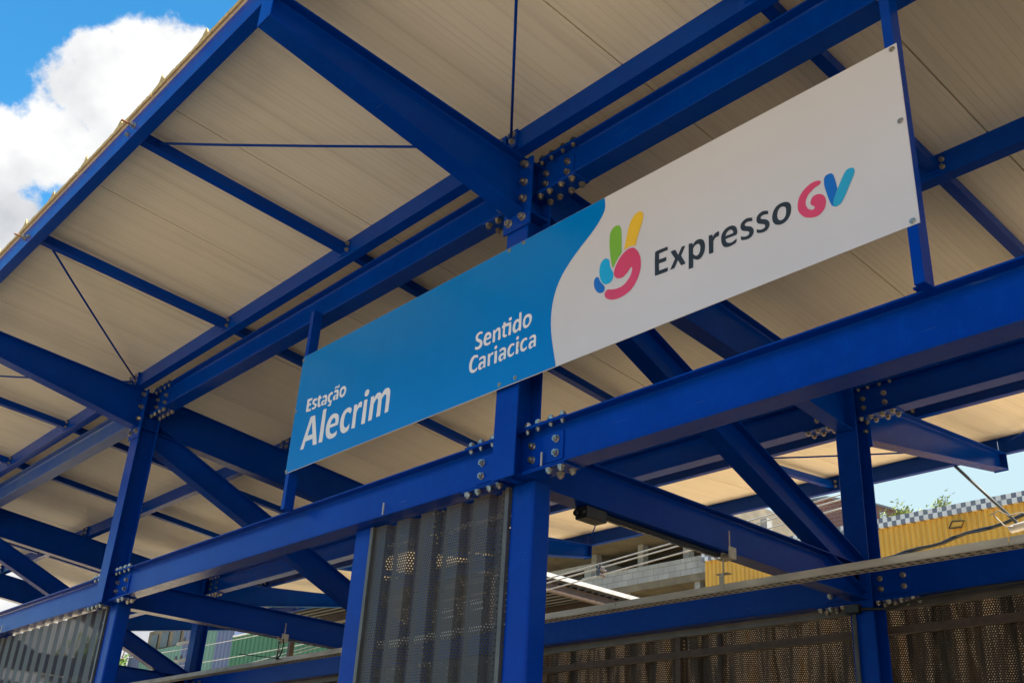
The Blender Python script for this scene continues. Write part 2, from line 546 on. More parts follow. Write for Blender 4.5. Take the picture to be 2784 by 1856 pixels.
# ------------------------------------------------------------------ ground and street
def sheet(name, x0, x1, y0, y1, z, mat):
    m = MB().add([(x0, y0, z), (x1, y0, z), (x1, y1, z), (x0, y1, z)], [(0, 1, 2, 3)])
    return structure(m.build(name, mat))
sheet('ground', -400, 400, -400, 400, GROUND - 0.15, PAVE)
sheet('road', -300, 300, -16.0, -2.6, GROUND - 0.146, ASPHALT)
mb = MB(); mb.box(-300, 300, -2.6, -0.6, GROUND - 0.3, GROUND)
structure(mb.build('pavement', PAVE))
mb = MB(); mb.box(-60, 60, -0.6, 4.6, GROUND - 0.2, GROUND + 0.25)
structure(mb.build('station_platform', FLOOR))
FLOORZ = GROUND + 0.25

# ------------------------------------------------------------------ the steel station
L = 6.0107
FRAMES = [-16.0, -2 * L, -L, 0.0, L, 2 * L]  # last frame is unseen, added so its roof keeps out direct sun patches
D = 3.82                       # inner face of the far columns
YV = 4.02                      # valley of the roof
def ztop(y):                   # top of the sloping roof beams
    if y <= 0: return 1.482 - 0.083 * y
    if y <= YV: return 1.482 - 0.104 * y
    return 1.064 + 0.0905 * (y - YV)
def zroof(y):
    return ztop(y) + 0.180

station = thing('bus_station', 'blue painted steel bus station canopy on bolted columns with a white panelled roof', 'bus station', (0, 0, FLOORZ))
BOLTS = []                     # (point, axis, parent, scale)
def bolt(p, axis, parent, s=1.0):
    BOLTS.append((Vector(p), Vector(axis), parent, s))

XLEFT, XRIGHT = FRAMES[0] - 0.25, FRAMES[-1] + 1.2
for fx in FRAMES:
    # ---- near column: H section, flange to the street
    mb = MB()
    z0, z1 = -0.752, 1.485
    w = 0.1016
    q = [(-w, 0), (w, 0), (w, .012), (.004, .012), (.004, .186), (w, .186), (w, .198), (-w, .198), (-w, .186), (-.004, .186), (-.004, .012), (-w, .012)]
    mb.prism([(fx + a, b, z0) for a, b in q], [(fx + a, b, z1) for a, b in q])
    col = mb.build('column', BLUE, station, (fx, 0.1, z0), 0.0025)
    # stiffeners inside the column at the beam flanges
    for zz in (1.07, 1.46):
        for s in (-1, 1):
            mb = MB()
            a, b = sorted((fx + s * 0.006, fx + s * 0.098))
            mb.box(a, b, 0.014, 0.184, zz - 0.005, zz + 0.005)
            mb.build('stiffener', BLUE, col)
    # ---- post below the beam
    mb = MB()
    r = 0.016
    def rounded(x0, x1, y0, y1):
        o = []
        for cx, cy, a0 in ((x1 - r, y1 - r, 0), (x0 + r, y1 - r, 90), (x0 + r, y0 + r, 180), (x1 - r, y0 + r, 270)):
            for k in range(4):
                t = R(a0 + 30 * k); o.append((cx + r * math.cos(t), cy + r * math.sin(t)))
        return o
    q = rounded(fx - 0.1, fx + 0.1, 0.17, 0.312)
    mb.prism([(a, b, FLOORZ) for a, b in q], [(a, b, -0.742) for a, b in q])
    mb.build('post', BLUE, station, (fx, 0.24, FLOORZ))
    # ---- cantilever to the street, tapered
    yt = -1.976
    mb = MB(); mb.ibeam((fx, -0.016, ztop(-0.016)), (fx, yt, ztop(yt)), 0.418, 0.205, 0.1485, 0.011, 0.008)
    can = mb.build('cantilever_beam', BLUE, station, (fx, -0.016, 1.28), 0.0025)
    mb = MB(); mb.box(fx - 0.075, fx + 0.075, yt - 0.009, yt - 0.0005, 1.440, 1.80)
    mb.build('tip_plate', BLUE, can, None, 0.002)
    mb = MB(); mb.box(fx - 0.13, fx + 0.13, -0.0165, -0.0005, 0.955, 1.487)
    ep = mb.build('end_plate', BLUE, can, None, 0.003)
    for s in (-1, 1):
        for zz in (1.436, 1.295, 1.163, 1.022):
            bolt((fx + s * 0.066, -0.0165, zz), (0, -1, 0), can, 1.25)
        bolt((fx + s * 0.066, -0.0165, 0.99), (0, -1, 0), can, 1.25) if False else None
    # ---- roof beam between the columns
    mb = MB(); mb.ibeam((fx, 0.199, ztop(0.199)), (fx, D - 0.001, ztop(D)), 0.405, 0.405, 0.1485, 0.011, 0.008)
    mb.build('roof_beam', BLUE, station, (fx, 2.0, 1.28), 0.0025)
    # ---- lower cross beam
    mb = MB(); mb.ibeam((fx, 0.199, -0.485), (fx, D - 0.001, -0.485), 0.273, 0.273, 0.154, 0.011, 0.008)
    mb.build('cross_beam', BLUE, station, (fx, 2.0, -0.62), 0.0025)
    # ---- brace
    def zb(y): return 0.813 - 0.437 * (y - 0.357)
    dz = 0.275
    mb = MB(); mb.ibeam((fx, 0.20, zb(0.20) + dz), (fx, D - 0.002, zb(D) + dz), dz, dz, 0.150, 0.012, 0.008)
    mb.build('brace', BLUE, station, (fx, 2.0, 0.3), 0.0025)
    # ---- far column
    mb = MB()
    q = [(-w, D), (w, D), (w, D + .012), (.004, D + .012), (.004, D + .188), (w, D + .188), (w, D + .2), (-w, D + .2), (-w, D + .188), (-.004, D + .188), (-.004, D + .012), (-w, D + .012)]
    mb.prism([(fx + a, b, FLOORZ) for a, b in q], [(fx + a, b, 1.085) for a, b in q])
    col2 = mb.build('column', BLUE, station, (fx, D + .1, FLOORZ), 0.0025)
    # ---- far cantilever
    y0, y1 = D + 0.217, 6.775
    mb = MB(); mb.ibeam((fx, y0, ztop(y0)), (fx, y1, ztop(y1)), 0.405, 0.180, 0.1485, 0.011, 0.008)
    can2 = mb.build('cantilever_beam', BLUE, station, (fx, y0, 0.9), 0.0025)
    mb = MB(); mb.box(fx - 0.075, fx + 0.075, y1 + 0.0005, y1 + 0.009, 1.125, ztop(y1))
    mb.build('tip_plate', BLUE, can2, None, 0.002)
    mb = MB(); mb.box(fx - 0.12, fx + 0.12, D + 0.2005, D + 0.2165, 0.58, 1.09)
    mb.build('end_plate', BLUE, can2, None, 0.002)
    for s in (-1, 1):
        for zz in (0.72, 0.88, 1.02):
            bolt((fx + s * 0.085, D + 0.188, zz), (0, -1, 0), can2)

# ---- longitudinal beams, one per bay, with bolted splices at each column
def long_beam(xa, xb, yf, zt, h, b=0.1465, mat=None):
    mat = mat or BLUE
    mb = MB()
    yc = yf + b / 2
    mb.ibeam((xa + 0.106, yc, zt), (xb - 0.106, yc, zt), h, h, b, 0.011, 0.008)
    o = mb.build('longitudinal_beam', mat, station, ((xa + xb) / 2, yc, zt - h), 0.0025)
    nb = 0.118
    for x, s in ((xa, 1), (xb, -1)):
        mb = MB()
        yk = yc
        a, c = (x + 0.0055, x + 0.1055) if s > 0 else (x - 0.1055, x - 0.0055)
        mb.ibeam((a, yk - (0.010 if False else 0), zt), (c, yk, zt), h, h, nb, 0.011, 0.008)
        mb.build('beam_stub', BLUE, o)
        # splice plates: web (front and back), top and bottom flanges
        yw = yc - 0.004
        a, c = sorted((x + s * 0.108, x + s * 0.385))
        mb = MB(); mb.box(a, c, yw - 0.0105, yw - 0.0005, zt - h + 0.045, zt - 0.055)
        mb.box(a, c, yc + 0.0045, yc + 0.0145, zt - h + 0.045, zt - 0.055)
        mb.build('splice_plate', BLUE, o, None, 0.002)
        a, c = sorted((x + s * 0.104, x + s * 0.455))
        mb = MB(); mb.box(a, c, yf + 0.003, yf + b - 0.003, zt - h - 0.0105, zt - h - 0.0005)
        mb.build('splice_plate', BLUE, o, None, 0.002)
        mb = MB(); mb.box(a, c, yf + 0.003, yf + b - 0.003, zt + 0.0005, zt + 0.0105)
        mb.build('splice_plate', BLUE, o, None, 0.002)
        for dx in (0.130, 0.332):
            for dz in (0.100, 0.186):
                bolt((x + s * dx, yw - 0.0105, zt - dz * h / 0.278), (0, -1, 0), o)
        for dx in (0.115, 0.205, 0.315, 0.412):
            for dy in (0.024, b - 0.03):
                if not (zt < 0 and yf < 1 and ((s > 0 and dx < 0.25) or (s < 0 and dy > 0.05))):
                    bolt((x + s * dx, yf + dy, zt - h - 0.0105), (0, 0, -1), o)
                bolt((x + s * dx, yf + dy, zt + 0.0105), (0, 0, 1), o)
            bolt((x + s * dx, yf + 0.024, zt - 0.011), (0, 0, -1), o, 0.7)
    return o
for xa, xb in list(zip(FRAMES, FRAMES[1:])):
    long_beam(xa, xb, 0.030 + 0.030, -0.450, 0.278)
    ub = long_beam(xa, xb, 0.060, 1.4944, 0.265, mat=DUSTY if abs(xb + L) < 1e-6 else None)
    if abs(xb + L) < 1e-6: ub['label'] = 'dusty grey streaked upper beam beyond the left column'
    long_beam(xa, xb, 3.865, -0.478, 0.275)
    long_beam(xa, xb, 3.865, 1.080, 0.268)
    # ---- purlins on top of the roof beams
    for y, kind in ((-1.976, 'eave_beam'), (-0.122, 'purlin'), (1.76, 'purlin'), (3.866, 'purlin'), (4.95, 'purlin'), (6.78, 'eave_beam')):
        b = 0.084
        if y > 6: yf, sl = y, 0
        else: yf = y
        z0 = ztop(y) + 0.001
        if y < -1.9: z0 = 1.642
        mb = MB()
        mb.channel(xa + 0.002, xb - 0.002, yf, z0, z0 + 0.176, b, 0.007, (-0.006 if y < 3.9 else 0.006))
        pr = mb.build(kind, BLUE, station, ((xa + xb) / 2, y, z0), 0.002)
        # triangular seat and clip plate at each roof beam
        if kind == 'purlin':
            for x, s in ((xa, 1), (xb, -1)):
                mb = MB()
                xx = x + s * 0.02
                mb.prism([(x + s * 0.012, yf - 0.0225, z0 + 0.001), (x + s * 0.012, yf - 0.0225, z0 + 0.16), (x + s * 0.10, yf - 0.0225, z0 + 0.16), (x + s * 0.10, yf - 0.0225, z0 + 0.02)],
                         [(x + s * 0.012, yf - 0.0125, z0 + 0.001), (x + s * 0.012, yf - 0.0125, z0 + 0.16), (x + s * 0.10, yf - 0.0125, z0 + 0.16), (x + s * 0.10, yf - 0.0125, z0 + 0.02)])
                mb.box(min(x + s * 0.035, x + s * 0.10), max(x + s * 0.035, x + s * 0.10), yf - 0.0120, yf - 0.0005, z0 + 0.02, z0 + 0.165)
                mb.build('clip_plate', BLUE, pr)
                for dz in (0.06, 0.125):
                    bolt((x + s * 0.065, yf - 0.0225, z0 + dz), (0, -1, 0), pr, 0.9)
    # ---- sag bars between the purlins, and tie rods
    for xs in (xb - 4.007, xb - 2.004):
        if xs < xa + 0.5: continue
        for ya, yb in ((-1.888, -0.1225), (-0.036, 1.7595), (1.846, 3.8655), (5.036, 6.7795)):
            zm = lambda y: zroof(y) - 0.095
            wd = 0.038
            mb = MB()
            A = [(xs + a, ya, zm(ya) + c) for a, c in ((-wd, -wd), (wd, -wd), (wd, wd), (-wd, wd))]
            B = [(xs + a, yb, zm(yb) + c) for a, c in ((-wd, -wd), (wd, -wd), (wd, wd), (-wd, wd))]
            mb.prism(A, B)
            sb = mb.build('sag_bar', BLUE, station, (xs, (ya + yb) / 2, zm((ya + yb) / 2)), 0.002)
            mb = MB()
            mb.box(xs - 0.055, xs + 0.085, yb - 0.007, yb - 0.0005, zm(yb) - 0.055, zm(yb) + 0.045)
            mb.build('clip_plate', BLUE, sb)
            bolt((xs + 0.064, yb - 0.007, zm(yb) + 0.02), (0, -1, 0), sb, 0.8)
            bolt((xs + 0.064, yb - 0.007, zm(yb) - 0.035), (0, -1, 0), sb, 0.8)
    rods = [((xb - 4.007 + .06, -1.87, zroof(-1.87) - 0.10), (xa + 0.05, -0.15, zroof(-.15) - .10)),
            ((xb - 2.004 - .06, -1.87, zroof(-1.87) - 0.10), (xb - 0.05, -0.15, zroof(-.15) - .10)),
            ((xa + 0.05, 6.76, zroof(6.76) - 0.10), (xa + 2.0, 5.06, zroof(5.06) - .10)),
            ((xb - 0.05, 6.76, zroof(6.76) - 0.10), (xb - 2.0, 5.06, zroof(5.06) - .10)),
            ((xa + 0.05, 4.93, zroof(4.93) - 0.12), (xa + 2.0, 4.0, zroof(4.0) - .12)),
            ((xb - 0.05, 4.93, zroof(4.93) - 0.12), (xb - 2.0, 4.0, zroof(4.0) - .12))]
    if xb - xa < 5: rods = rods[1::2]
    for p0, p1 in rods:
        p0, p1 = Vector(p0), Vector(p1)
        mid = (p0 + p1) / 2 - Vector((0, 0, 0.012))
        mb = MB(); mb.tube([p0, (p0 + mid) / 2 - Vector((0, 0, .004)), mid, (p1 + mid) / 2 - Vector((0, 0, .004)), p1], 0.0095, 8)
        mb.build('tie_rod', BLUE, station, mid, 0, True)

# ---- roof panels: one sheet per 1.337 m width, trapezoidal top, flat ribbed underside
PW = 1.3375
def roof_panel(x0, ya, yb, over_a, over_b):
    mb = MB()
    g = 0.006
    ya2, yb2 = ya - over_a, yb + over_b
    def zu(y):
        k = (zroof(yb) - zroof(ya)) / (yb - ya)
        return zroof(ya) + k * (y - ya)
    x1 = x0 + PW - g
    x0 = x0 + g
    za, zb_ = zu(ya2), zu(yb2)
    mb.cur = 0
    mb.box(x0, x1, ya2, yb2, 0, 0.024)
    mb.box(x0 - g + 0.0002, x1 + g * 0.98 - 0.0004, ya2, yb2, 0.0242, 0.030)
    # move the box to the slope
    for i in range(len(mb.v)):
        x, y, z = mb.v[i]
        mb.v[i] = (x, y, z + (za if abs(y - ya2) < 1e-6 else zb_))
    # trapezoid ribs on top
    mb.cur = 1
    hh = PW / 2
    for rx in (x0 + 0.02, x0 + hh):
        prof = [(rx, .0305), (rx + .15, .0305), (rx + .10, .066), (rx + .055, .066)]
        jag = random.uniform(-0.01, 0.02)
        mb.prism([(a, ya2 - 0.004 - jag * 0.2, za + c) for a, c in prof], [(a, yb2 + 0.004, zb_ + c) for a, c in prof])
    mb.cur = 2
    o = mb.build('roof_panel', [ROOF, ROOF_TOP, FOAM], station, (x0 + PW / 2, (ya + yb) / 2, zu((ya + yb) / 2)))
    me = o.data
    for p in me.polygons:                       # cut ends show the foam core
        if p.material_index == 0 and abs(p.normal.y) > 0.9:
            p.material_index = 2
        if p.material_index == 0 and p.normal.z > 0.5:
            p.material_index = 1
    # torn foil and foam along the cut edge
    mb = MB()
    if over_a > 0:
        n = 52
        lo, up = [], []
        for i in range(n + 1):
            t = i / n
            x = x0 + (x1 - x0) * t
            j = random.uniform(-0.004, 0.007)
            rib = 0.0
            for rx in (x0 + 0.02, x0 + hh):
                if 0.0 <= x - rx <= 0.16:
                    rib = 0.028 * max(0, 1 - abs(x - rx - 0.11) / 0.11) + 0.055 * max(0, 1 - abs(x - rx - 0.11) / 0.030)
            lo.append((x, za - 0.002 + random.uniform(-.002, .002)))
            up.append((x, za + 0.031 + rib + j))
        prof = lo + up[::-1]
        mb.prism([(a, ya2 - 0.013, c) for a, c in prof], [(a, ya2 - 0.0045, c) for a, c in prof])
        mb.build('torn_edge', FOAM, o)
xk = -0.303
while xk - PW > XLEFT - 0.3: xk -= PW
while xk < XRIGHT:
    roof_panel(xk, -1.976, 4.01, 0.012, 0)
    roof_panel(xk, 4.04, 6.78, 0, 0.10)
    xk += PW

# ---- rods through the eave beam
mb = None
for fx in FRAMES[1:-1]:
    for xs, s in ((fx + 2.004, -1), (fx + 4.007, 1)):
        mb = MB()
        p = Vector((xs - s * 0.10 * -1, -1.985, 1.725))
        mb.tube([p, p + Vector((-0.02, -0.085, 0.012))], 0.0085, 8)
        rr = mb.build('threaded_rod', RUST, station, p)
        bolt(p + Vector((0, 0.008, 0)), (0, -1, 0), rr, 1.1)
        bolt((xs - 0.0, -1.9765, 1.70), (0, -1, 0), rr, 0.8)

# ---- the bolts: nut, washer and thread end, the hundred that show largest each on their own
def bolt_mesh():
    mb = MB()
    def ring(r, seg, z, rot=0.0): return [(r * math.cos(2 * math.pi * k / seg + rot), r * math.sin(2 * math.pi * k / seg + rot), z) for k in range(seg)]
    mb.prism(ring(.0235, 16, 0), ring(.0235, 16, .004))
    mb.prism(ring(.0200, 6, .0042), ring(.0200, 6, .0225))
    mb.prism(ring(.0110, 10, .0227), ring(.0104, 10, .031))
    return mb
proto = bolt_mesh()
from mathutils import Euler
camM = Euler(cam.rotation_euler).to_matrix()
def screen(p):
    d = camM.transposed() @ (p - CAM)
    if d.z >= -0.1: return None
    f = 36.985 / 36.0
    return (f * d.x / -d.z, f * d.y / -d.z, -d.z)
ranked = []
for i, (p, ax, par, s) in enumerate(BOLTS):
    q = screen(p)
    vis = q is not None and abs(q[0]) < 0.5 and abs(q[1]) < 0.334
    if not vis: continue
    facing = ax.dot((CAM - p).normalized())
    ranked.append((-(s / q[2]) * (1.0 if facing > 0.05 else 0.02), i))
ranked.sort()
bm_me = None
def axis_rot(ax, spin):
    return ax.to_track_quat('Z', 'Y') @ Euler((0, 0, spin)).to_quaternion()
rest = MB()
for k, (_, i) in enumerate(ranked):
    p, ax, par, s = BOLTS[i]
    q = axis_rot(ax, random.uniform(0, 1.0))
    if k < 100:
        if bm_me is None:
            o = proto.build('bolt', ZINC, None, None)
            bm_me = o.data
        else:
            o = bpy.data.objects.new('bolt', bm_me)
            scene.collection.objects.link(o)
        o.rotation_mode = 'QUATERNION'
        o.rotation_quaternion = q
        o.scale = (s, s, s * random.uniform(0.9, 1.15))
        o.location = p + ax * 0.0004
        adopt(o, par)
    else:
        M = Matrix.LocRotScale(p + ax * 0.0004, q, Vector((s, s, s)))
        rest.add([M @ Vector(v) for v in proto.v], proto.f)
ro = rest.build('bolt', ZINC, station)
tag(ro, kind='stuff')

# ------------------------------------------------------------------ the sign
PRINT = {
    'yellow': [
        ["980,389c 991,416 1002,464 1021,528 1045,573 1072,593 1098,597 1120,585 1130,561 1125,525 1108,482 1089,435 1072,381c 1047,392 1027,394 1003,393"],
    ],
    'green': [
        ["900,302c 887,347 878,397 870,468 870,519 877,551 896,573 921,579 944,569 958,546 963,510 965,454 966,378c 943,358 921,333"],
    ],
    'cyan': [
        ["850,387 866,374 873,352 878,325 890,297 904,269 903,240 889,221 864,215 842,220 819,239 801,275 793,316 796,353 808,378 828,391"],
    ],
    'navy': [
        ["780,291 790,282 798,262 814,237 835,211 839,191 828,176 806,176 783,190 764,214 753,243 751,269 757,286 767,293"],
    ],
    'pink': [
        ["1052,377 1080,352 1102,314 1113,265 1110,217 1096,175 1073,140 1045,114 1007,98 959,91 911,96 877,109 849,129 839,152 843,168 860,178 885,170 924,160 963,158 997,168 1025,190 1041,212 1048,238 1047,254c 1036,253 1015,234 991,219 967,214 943,220 920,236 909,263 912,287 926,314 950,346 979,368 1013,382"],
    ],
    'gpink': [
        ["2261,252 2261,243 2254,235 2238,232 2219,225 2199,214 2183,199 2174,181 2171,163 2175,145 2183,129 2196,118 2210,113 2218,118 2218,125 2209,135 2200,145 2198,158 2204,173 2215,184 2234,187 2255,180 2270,166 2279,148 2281,128 2277,108 2268,89 2253,76 2234,68 2211,69 2186,77 2163,90 2144,111 2130,136 2126,162 2130,189 2139,214 2155,234 2178,250 2202,261 2226,264 2247,260"],
    ],
    'vnavy': [
        ["2322,266 2331,254 2337,231 2342,199 2346,169c 2337,150 2326,128 2319,110 2317,95 2321,80c 2309,92 2302,111 2294,141 2287,175 2280,209 2279,239 2282,257 2290,267 2304,270"],
    ],
    'vcyan': [
        ["2431,245 2441,234 2442,221 2433,197 2417,171 2399,140 2380,110 2365,89 2351,78 2335,75 2324,78 2318,90 2320,108 2327,128 2338,149 2349,169 2364,196 2380,222 2397,243 2411,249"],
    ],
    'expresso': [
        ["1215,137c 1217,277 1226,283 1307,279c 1308,258c 1246,259c 1246,222c 1296,218c 1297,197 1292,194 1245,197c 1245,153c 1306,149c 1306,129 1301,126 1219,131"],
        ["1328,234c 1334,239 1360,237c 1380,197c 1403,235 1408,238 1429,234c 1400,184c 1428,128c 1424,125 1398,125c 1377,166c 1354,128 1349,126 1323,127c 1357,183c"],
        ["1452,235c 1477,232c 1479,217c 1497,234 1522,236 1545,224 1557,203 1560,175 1553,143 1536,121 1515,115 1496,122 1481,134c 1479,81c 1474,80 1449,82c", "1481,196c 1494,208 1511,211 1525,201 1529,180 1524,155 1511,143 1497,145 1480,163c"],
        ["1586,230c 1610,228c 1611,212c 1626,226 1643,230 1654,228c 1653,203c 1646,201 1629,200 1615,185c 1613,119c 1608,117 1584,120c"],
        ["1665,177 1670,201 1687,221 1712,230 1740,226 1759,211 1767,187 1766,168 1759,162 1693,165c 1697,147 1710,135 1732,130 1761,139c 1760,122 1753,116 1727,111 1699,114 1680,125 1668,149", "1693,182c 1701,198 1719,207 1735,201 1742,187 1740,180c"],
        ["1862,220c 1862,199c 1846,205 1826,207 1815,200 1820,189 1837,180 1855,168 1866,148 1864,127 1849,111 1825,108 1798,114 1787,122c 1788,141c 1807,131 1826,128 1838,134 1837,148 1816,160 1797,172 1788,193 1793,214 1810,227 1833,230"],
        ["1958,218c 1957,198c 1942,204 1923,206 1912,199 1916,188 1933,180 1951,167 1961,148 1959,127 1944,111 1921,108 1895,115 1884,122c 1885,141c 1903,131 1922,128 1934,134 1933,148 1913,160 1894,172 1886,192 1891,213 1907,226 1930,229"],
        ["2063,223 2082,209 2090,187 2088,158 2076,131 2055,113 2029,108 2004,116 1986,134 1979,159 1982,187 1995,211 2014,225 2039,228", "2046,203 2059,192 2061,170 2056,147 2042,133 2023,134 2011,148 2009,171 2016,194 2030,205"],
    ],
    'estacao': [
        ["-2394,399c -2322,395c -2321,374c -2359,376c -2359,353c -2330,352c -2328,332c -2359,332c -2359,305c -2321,303c -2321,282c -2391,290c"],
        ["-2253,372c -2248,349c -2274,354 -2283,345 -2269,333 -2247,323 -2239,305 -2250,289 -2275,285 -2302,287c -2307,306c -2279,302 -2267,307 -2280,321 -2301,333 -2311,351 -2304,369 -2284,376"],
        ["-2226,384c -2200,384c -2200,368c -2183,367c -2181,349c -2198,349c -2198,318 -2192,301 -2176,299c -2178,282c -2200,282 -2221,294 -2226,313 -2228,350c -2238,351c -2239,370c -2226,369c"],
        ["-2161,359 -2133,366 -2109,359 -2096,342 -2093,324 -2096,277c -2118,278c -2122,286 -2144,280 -2165,288 -2173,307 -2166,322 -2137,325 -2119,324 -2122,336 -2135,345 -2160,344c", "-2119,309c -2141,309 -2146,299 -2133,294 -2120,299c"],
        ["-2021,357 -2019,337c -2040,342 -2054,330 -2053,308 -2043,295 -2024,292 -2018,294c -2018,279 -2031,277c -2022,266 -2029,250 -2053,249 -2067,254c -2068,265c -2050,265 -2045,272 -2058,284c -2076,297 -2084,321 -2081,346 -2062,360 -2038,363"],
        ["-1998,361 -1967,364 -1945,356 -1936,340 -1934,322 -1933,277c -1957,277c -1959,287 -1982,279 -2000,287 -2006,306 -1999,319 -1971,323 -1959,325 -1961,334 -1976,343 -1997,343c", "-1957,309c -1976,309 -1979,299 -1971,293 -1958,299c"],
        ["-1998,376c -1994,390 -1979,395 -1965,388 -1951,389 -1947,396 -1937,396c -1936,380 -1951,374 -1966,377 -1982,383 -1988,375c"],
        ["-1856,360 -1836,341 -1831,310 -1843,284 -1872,275 -1898,280 -1917,302 -1920,331 -1912,356 -1886,366", "-1864,339 -1856,325 -1859,309 -1870,298 -1886,298 -1895,313 -1894,332 -1882,342"],
    ],
    'alecrim': [
        ["-2238,225c -2152,-28c -2160,-33 -2210,-27c -2225,29c -2327,31c -2344,-25 -2357,-27 -2392,-22c -2304,223 -2294,228", "-2273,179c -2310,72c -2238,70c"],
        ["-2127,238 -2116,240 -2080,239c -2074,-31 -2080,-34 -2127,-28c"],
        ["-1969,165 -1917,154 -1889,130 -1879,94 -1882,62 -1891,56 -1993,58c -1989,35 -1971,10 -1943,-1 -1909,1 -1885,11c -1883,-16 -1895,-29 -1935,-38 -1978,-33 -2015,-12 -2040,27 -2047,75 -2036,118 -2009,152", "-1992,84c -1978,115 -1953,128 -1931,116 -1923,89 -1924,81c"],
        ["-1721,143 -1717,121 -1727,103c -1751,120 -1773,127 -1794,113 -1803,78 -1800,41 -1785,13 -1758,2 -1734,14 -1723,25c -1720,-4 -1729,-26 -1757,-35 -1794,-34 -1827,-11 -1844,19 -1854,71 -1845,114 -1819,148 -1774,161 -1738,156"],
        ["-1688,159c -1650,158c -1648,135c -1622,161 -1593,163 -1584,146 -1586,115c -1607,122 -1629,114 -1645,90c -1642,-26 -1651,-29 -1686,-26c"],
        ["-1560,164c -1518,161c -1514,-22 -1521,-27 -1562,-23c"],
        ["-1520,238 -1508,223 -1512,200 -1532,188 -1556,194 -1564,208 -1560,230 -1543,241"],
        ["-1474,165c -1435,164c -1433,143c -1406,170 -1368,172 -1338,149c -1306,178 -1262,177 -1237,150 -1232,113 -1233,-7 -1240,-12 -1275,-12c -1276,102 -1280,125 -1298,136 -1331,113c -1329,-13 -1335,-18 -1376,-16c -1377,106 -1383,124 -1398,132 -1428,102c -1430,-16 -1435,-22 -1475,-21c"],
    ],
    'sentido': [
        ["-247,280 -247,265c -265,272 -282,269 -290,257 -285,245 -263,231 -245,216 -238,196 -243,177 -261,165 -291,166 -310,174c -311,195c -293,186 -273,187 -264,198 -271,211 -298,228 -310,246 -311,270 -294,285 -270,289"],
        ["-193,259 -168,250 -156,233 -155,208 -161,205 -204,205c -203,192 -192,182 -173,181 -158,186c -158,170 -178,163 -203,167 -221,180 -229,208 -225,234 -212,255", "-204,220c -196,235 -184,239 -175,228 -175,219c"],
        ["-138,253c -119,254c -119,241c -102,256 -80,256 -67,241 -65,216 -64,168 -85,168c -84,216 -87,233 -97,238 -117,223c -116,167 -137,168c"],
        ["-42,276c -21,275c -22,261c 34,256c 35,168 13,168c 15,236c -22,240c -22,202 -19,185 -8,180 0,179c -2,168 -20,166 -35,172 -42,185 -42,216 -43,239c -54,239c -53,256c -43,257c"],
        ["31,291 37,282 33,272 19,268 11,274 10,285 17,291"],
        ["106,295c 127,293c 129,167 110,168c 110,179c 92,166 70,166 55,183 51,212 59,240 76,255 99,254 108,247c", "108,223c 96,236 82,232 75,214 76,193 87,181 106,193c"],
        ["203,254 222,237 226,210 216,187 198,169 171,165 152,180 145,204 148,234 162,253 182,258", "195,234 204,218 203,198 190,184 177,183 167,197 166,219 175,235"],
    ],
    'cariacica': [
        ["-273,120 -274,103c -292,112 -309,110 -324,91 -329,64 -323,40 -307,28 -288,31 -273,39c -274,22 -293,10 -320,11 -341,25 -355,51 -356,86 -344,116 -321,132 -294,130"],
        ["-257,77c -256,94 -235,101 -210,99 -196,86 -193,67 -192,12c -210,13c -211,22 -230,10 -249,11 -262,27 -261,49 -245,63 -214,64 -215,76 -226,85 -245,82", "-214,47c -231,45 -240,35 -236,24 -224,22 -213,31c"],
        ["-174,96c -152,98c -151,84c -138,97 -122,97c -122,80c -139,80 -151,68c -150,13 -170,13c"],
        ["-109,96c -85,97c -85,12 -107,12c"],
        ["-95,135 -88,125 -90,114 -104,110 -113,116 -112,128 -104,134"],
        ["-60,75c -59,92 -38,99 -15,96 -1,83 2,66 2,12c -16,12c -16,21 -35,9 -53,10 -65,26 -64,47 -49,61 -19,62 -20,74 -30,82 -48,80", "-20,45c -36,43 -44,34 -41,23 -29,21 -18,30c"],
        ["77,91 75,77c 61,83 47,77 38,60 37,40 47,28 63,28 79,37c 77,21 60,11 39,12 22,26 15,54 20,79 35,95 57,99"],
        ["94,95c 117,96c 116,13 95,13c"],
        ["110,133 116,124 113,113 100,109 92,115 93,126 101,132"],
        ["193,91 191,76c 177,82 164,77 154,60 154,40 164,29 179,29 195,37c 193,21 176,11 156,12 139,26 133,53 137,79 152,94 174,99"],
        ["216,72c 218,88 237,95 259,93 272,80 274,63 274,11c 257,11c 256,19 239,9 221,9 211,24 212,45 227,59 255,59 254,71 245,79 227,77", "254,43c 239,42 231,33 234,22 245,20 255,28c"],
    ],
    'curve': [
        ["825,850 835,802 829,747 807,699 765,652 708,606 641,561 574,511 516,460 468,405 431,338 407,259 398,167 404,71 422,-28 452,-153"],
    ],
    'scuff': [
        ["124,86 132,73 129,61 124,49 116,40 114,52 117,65 114,79"],
    ],
}

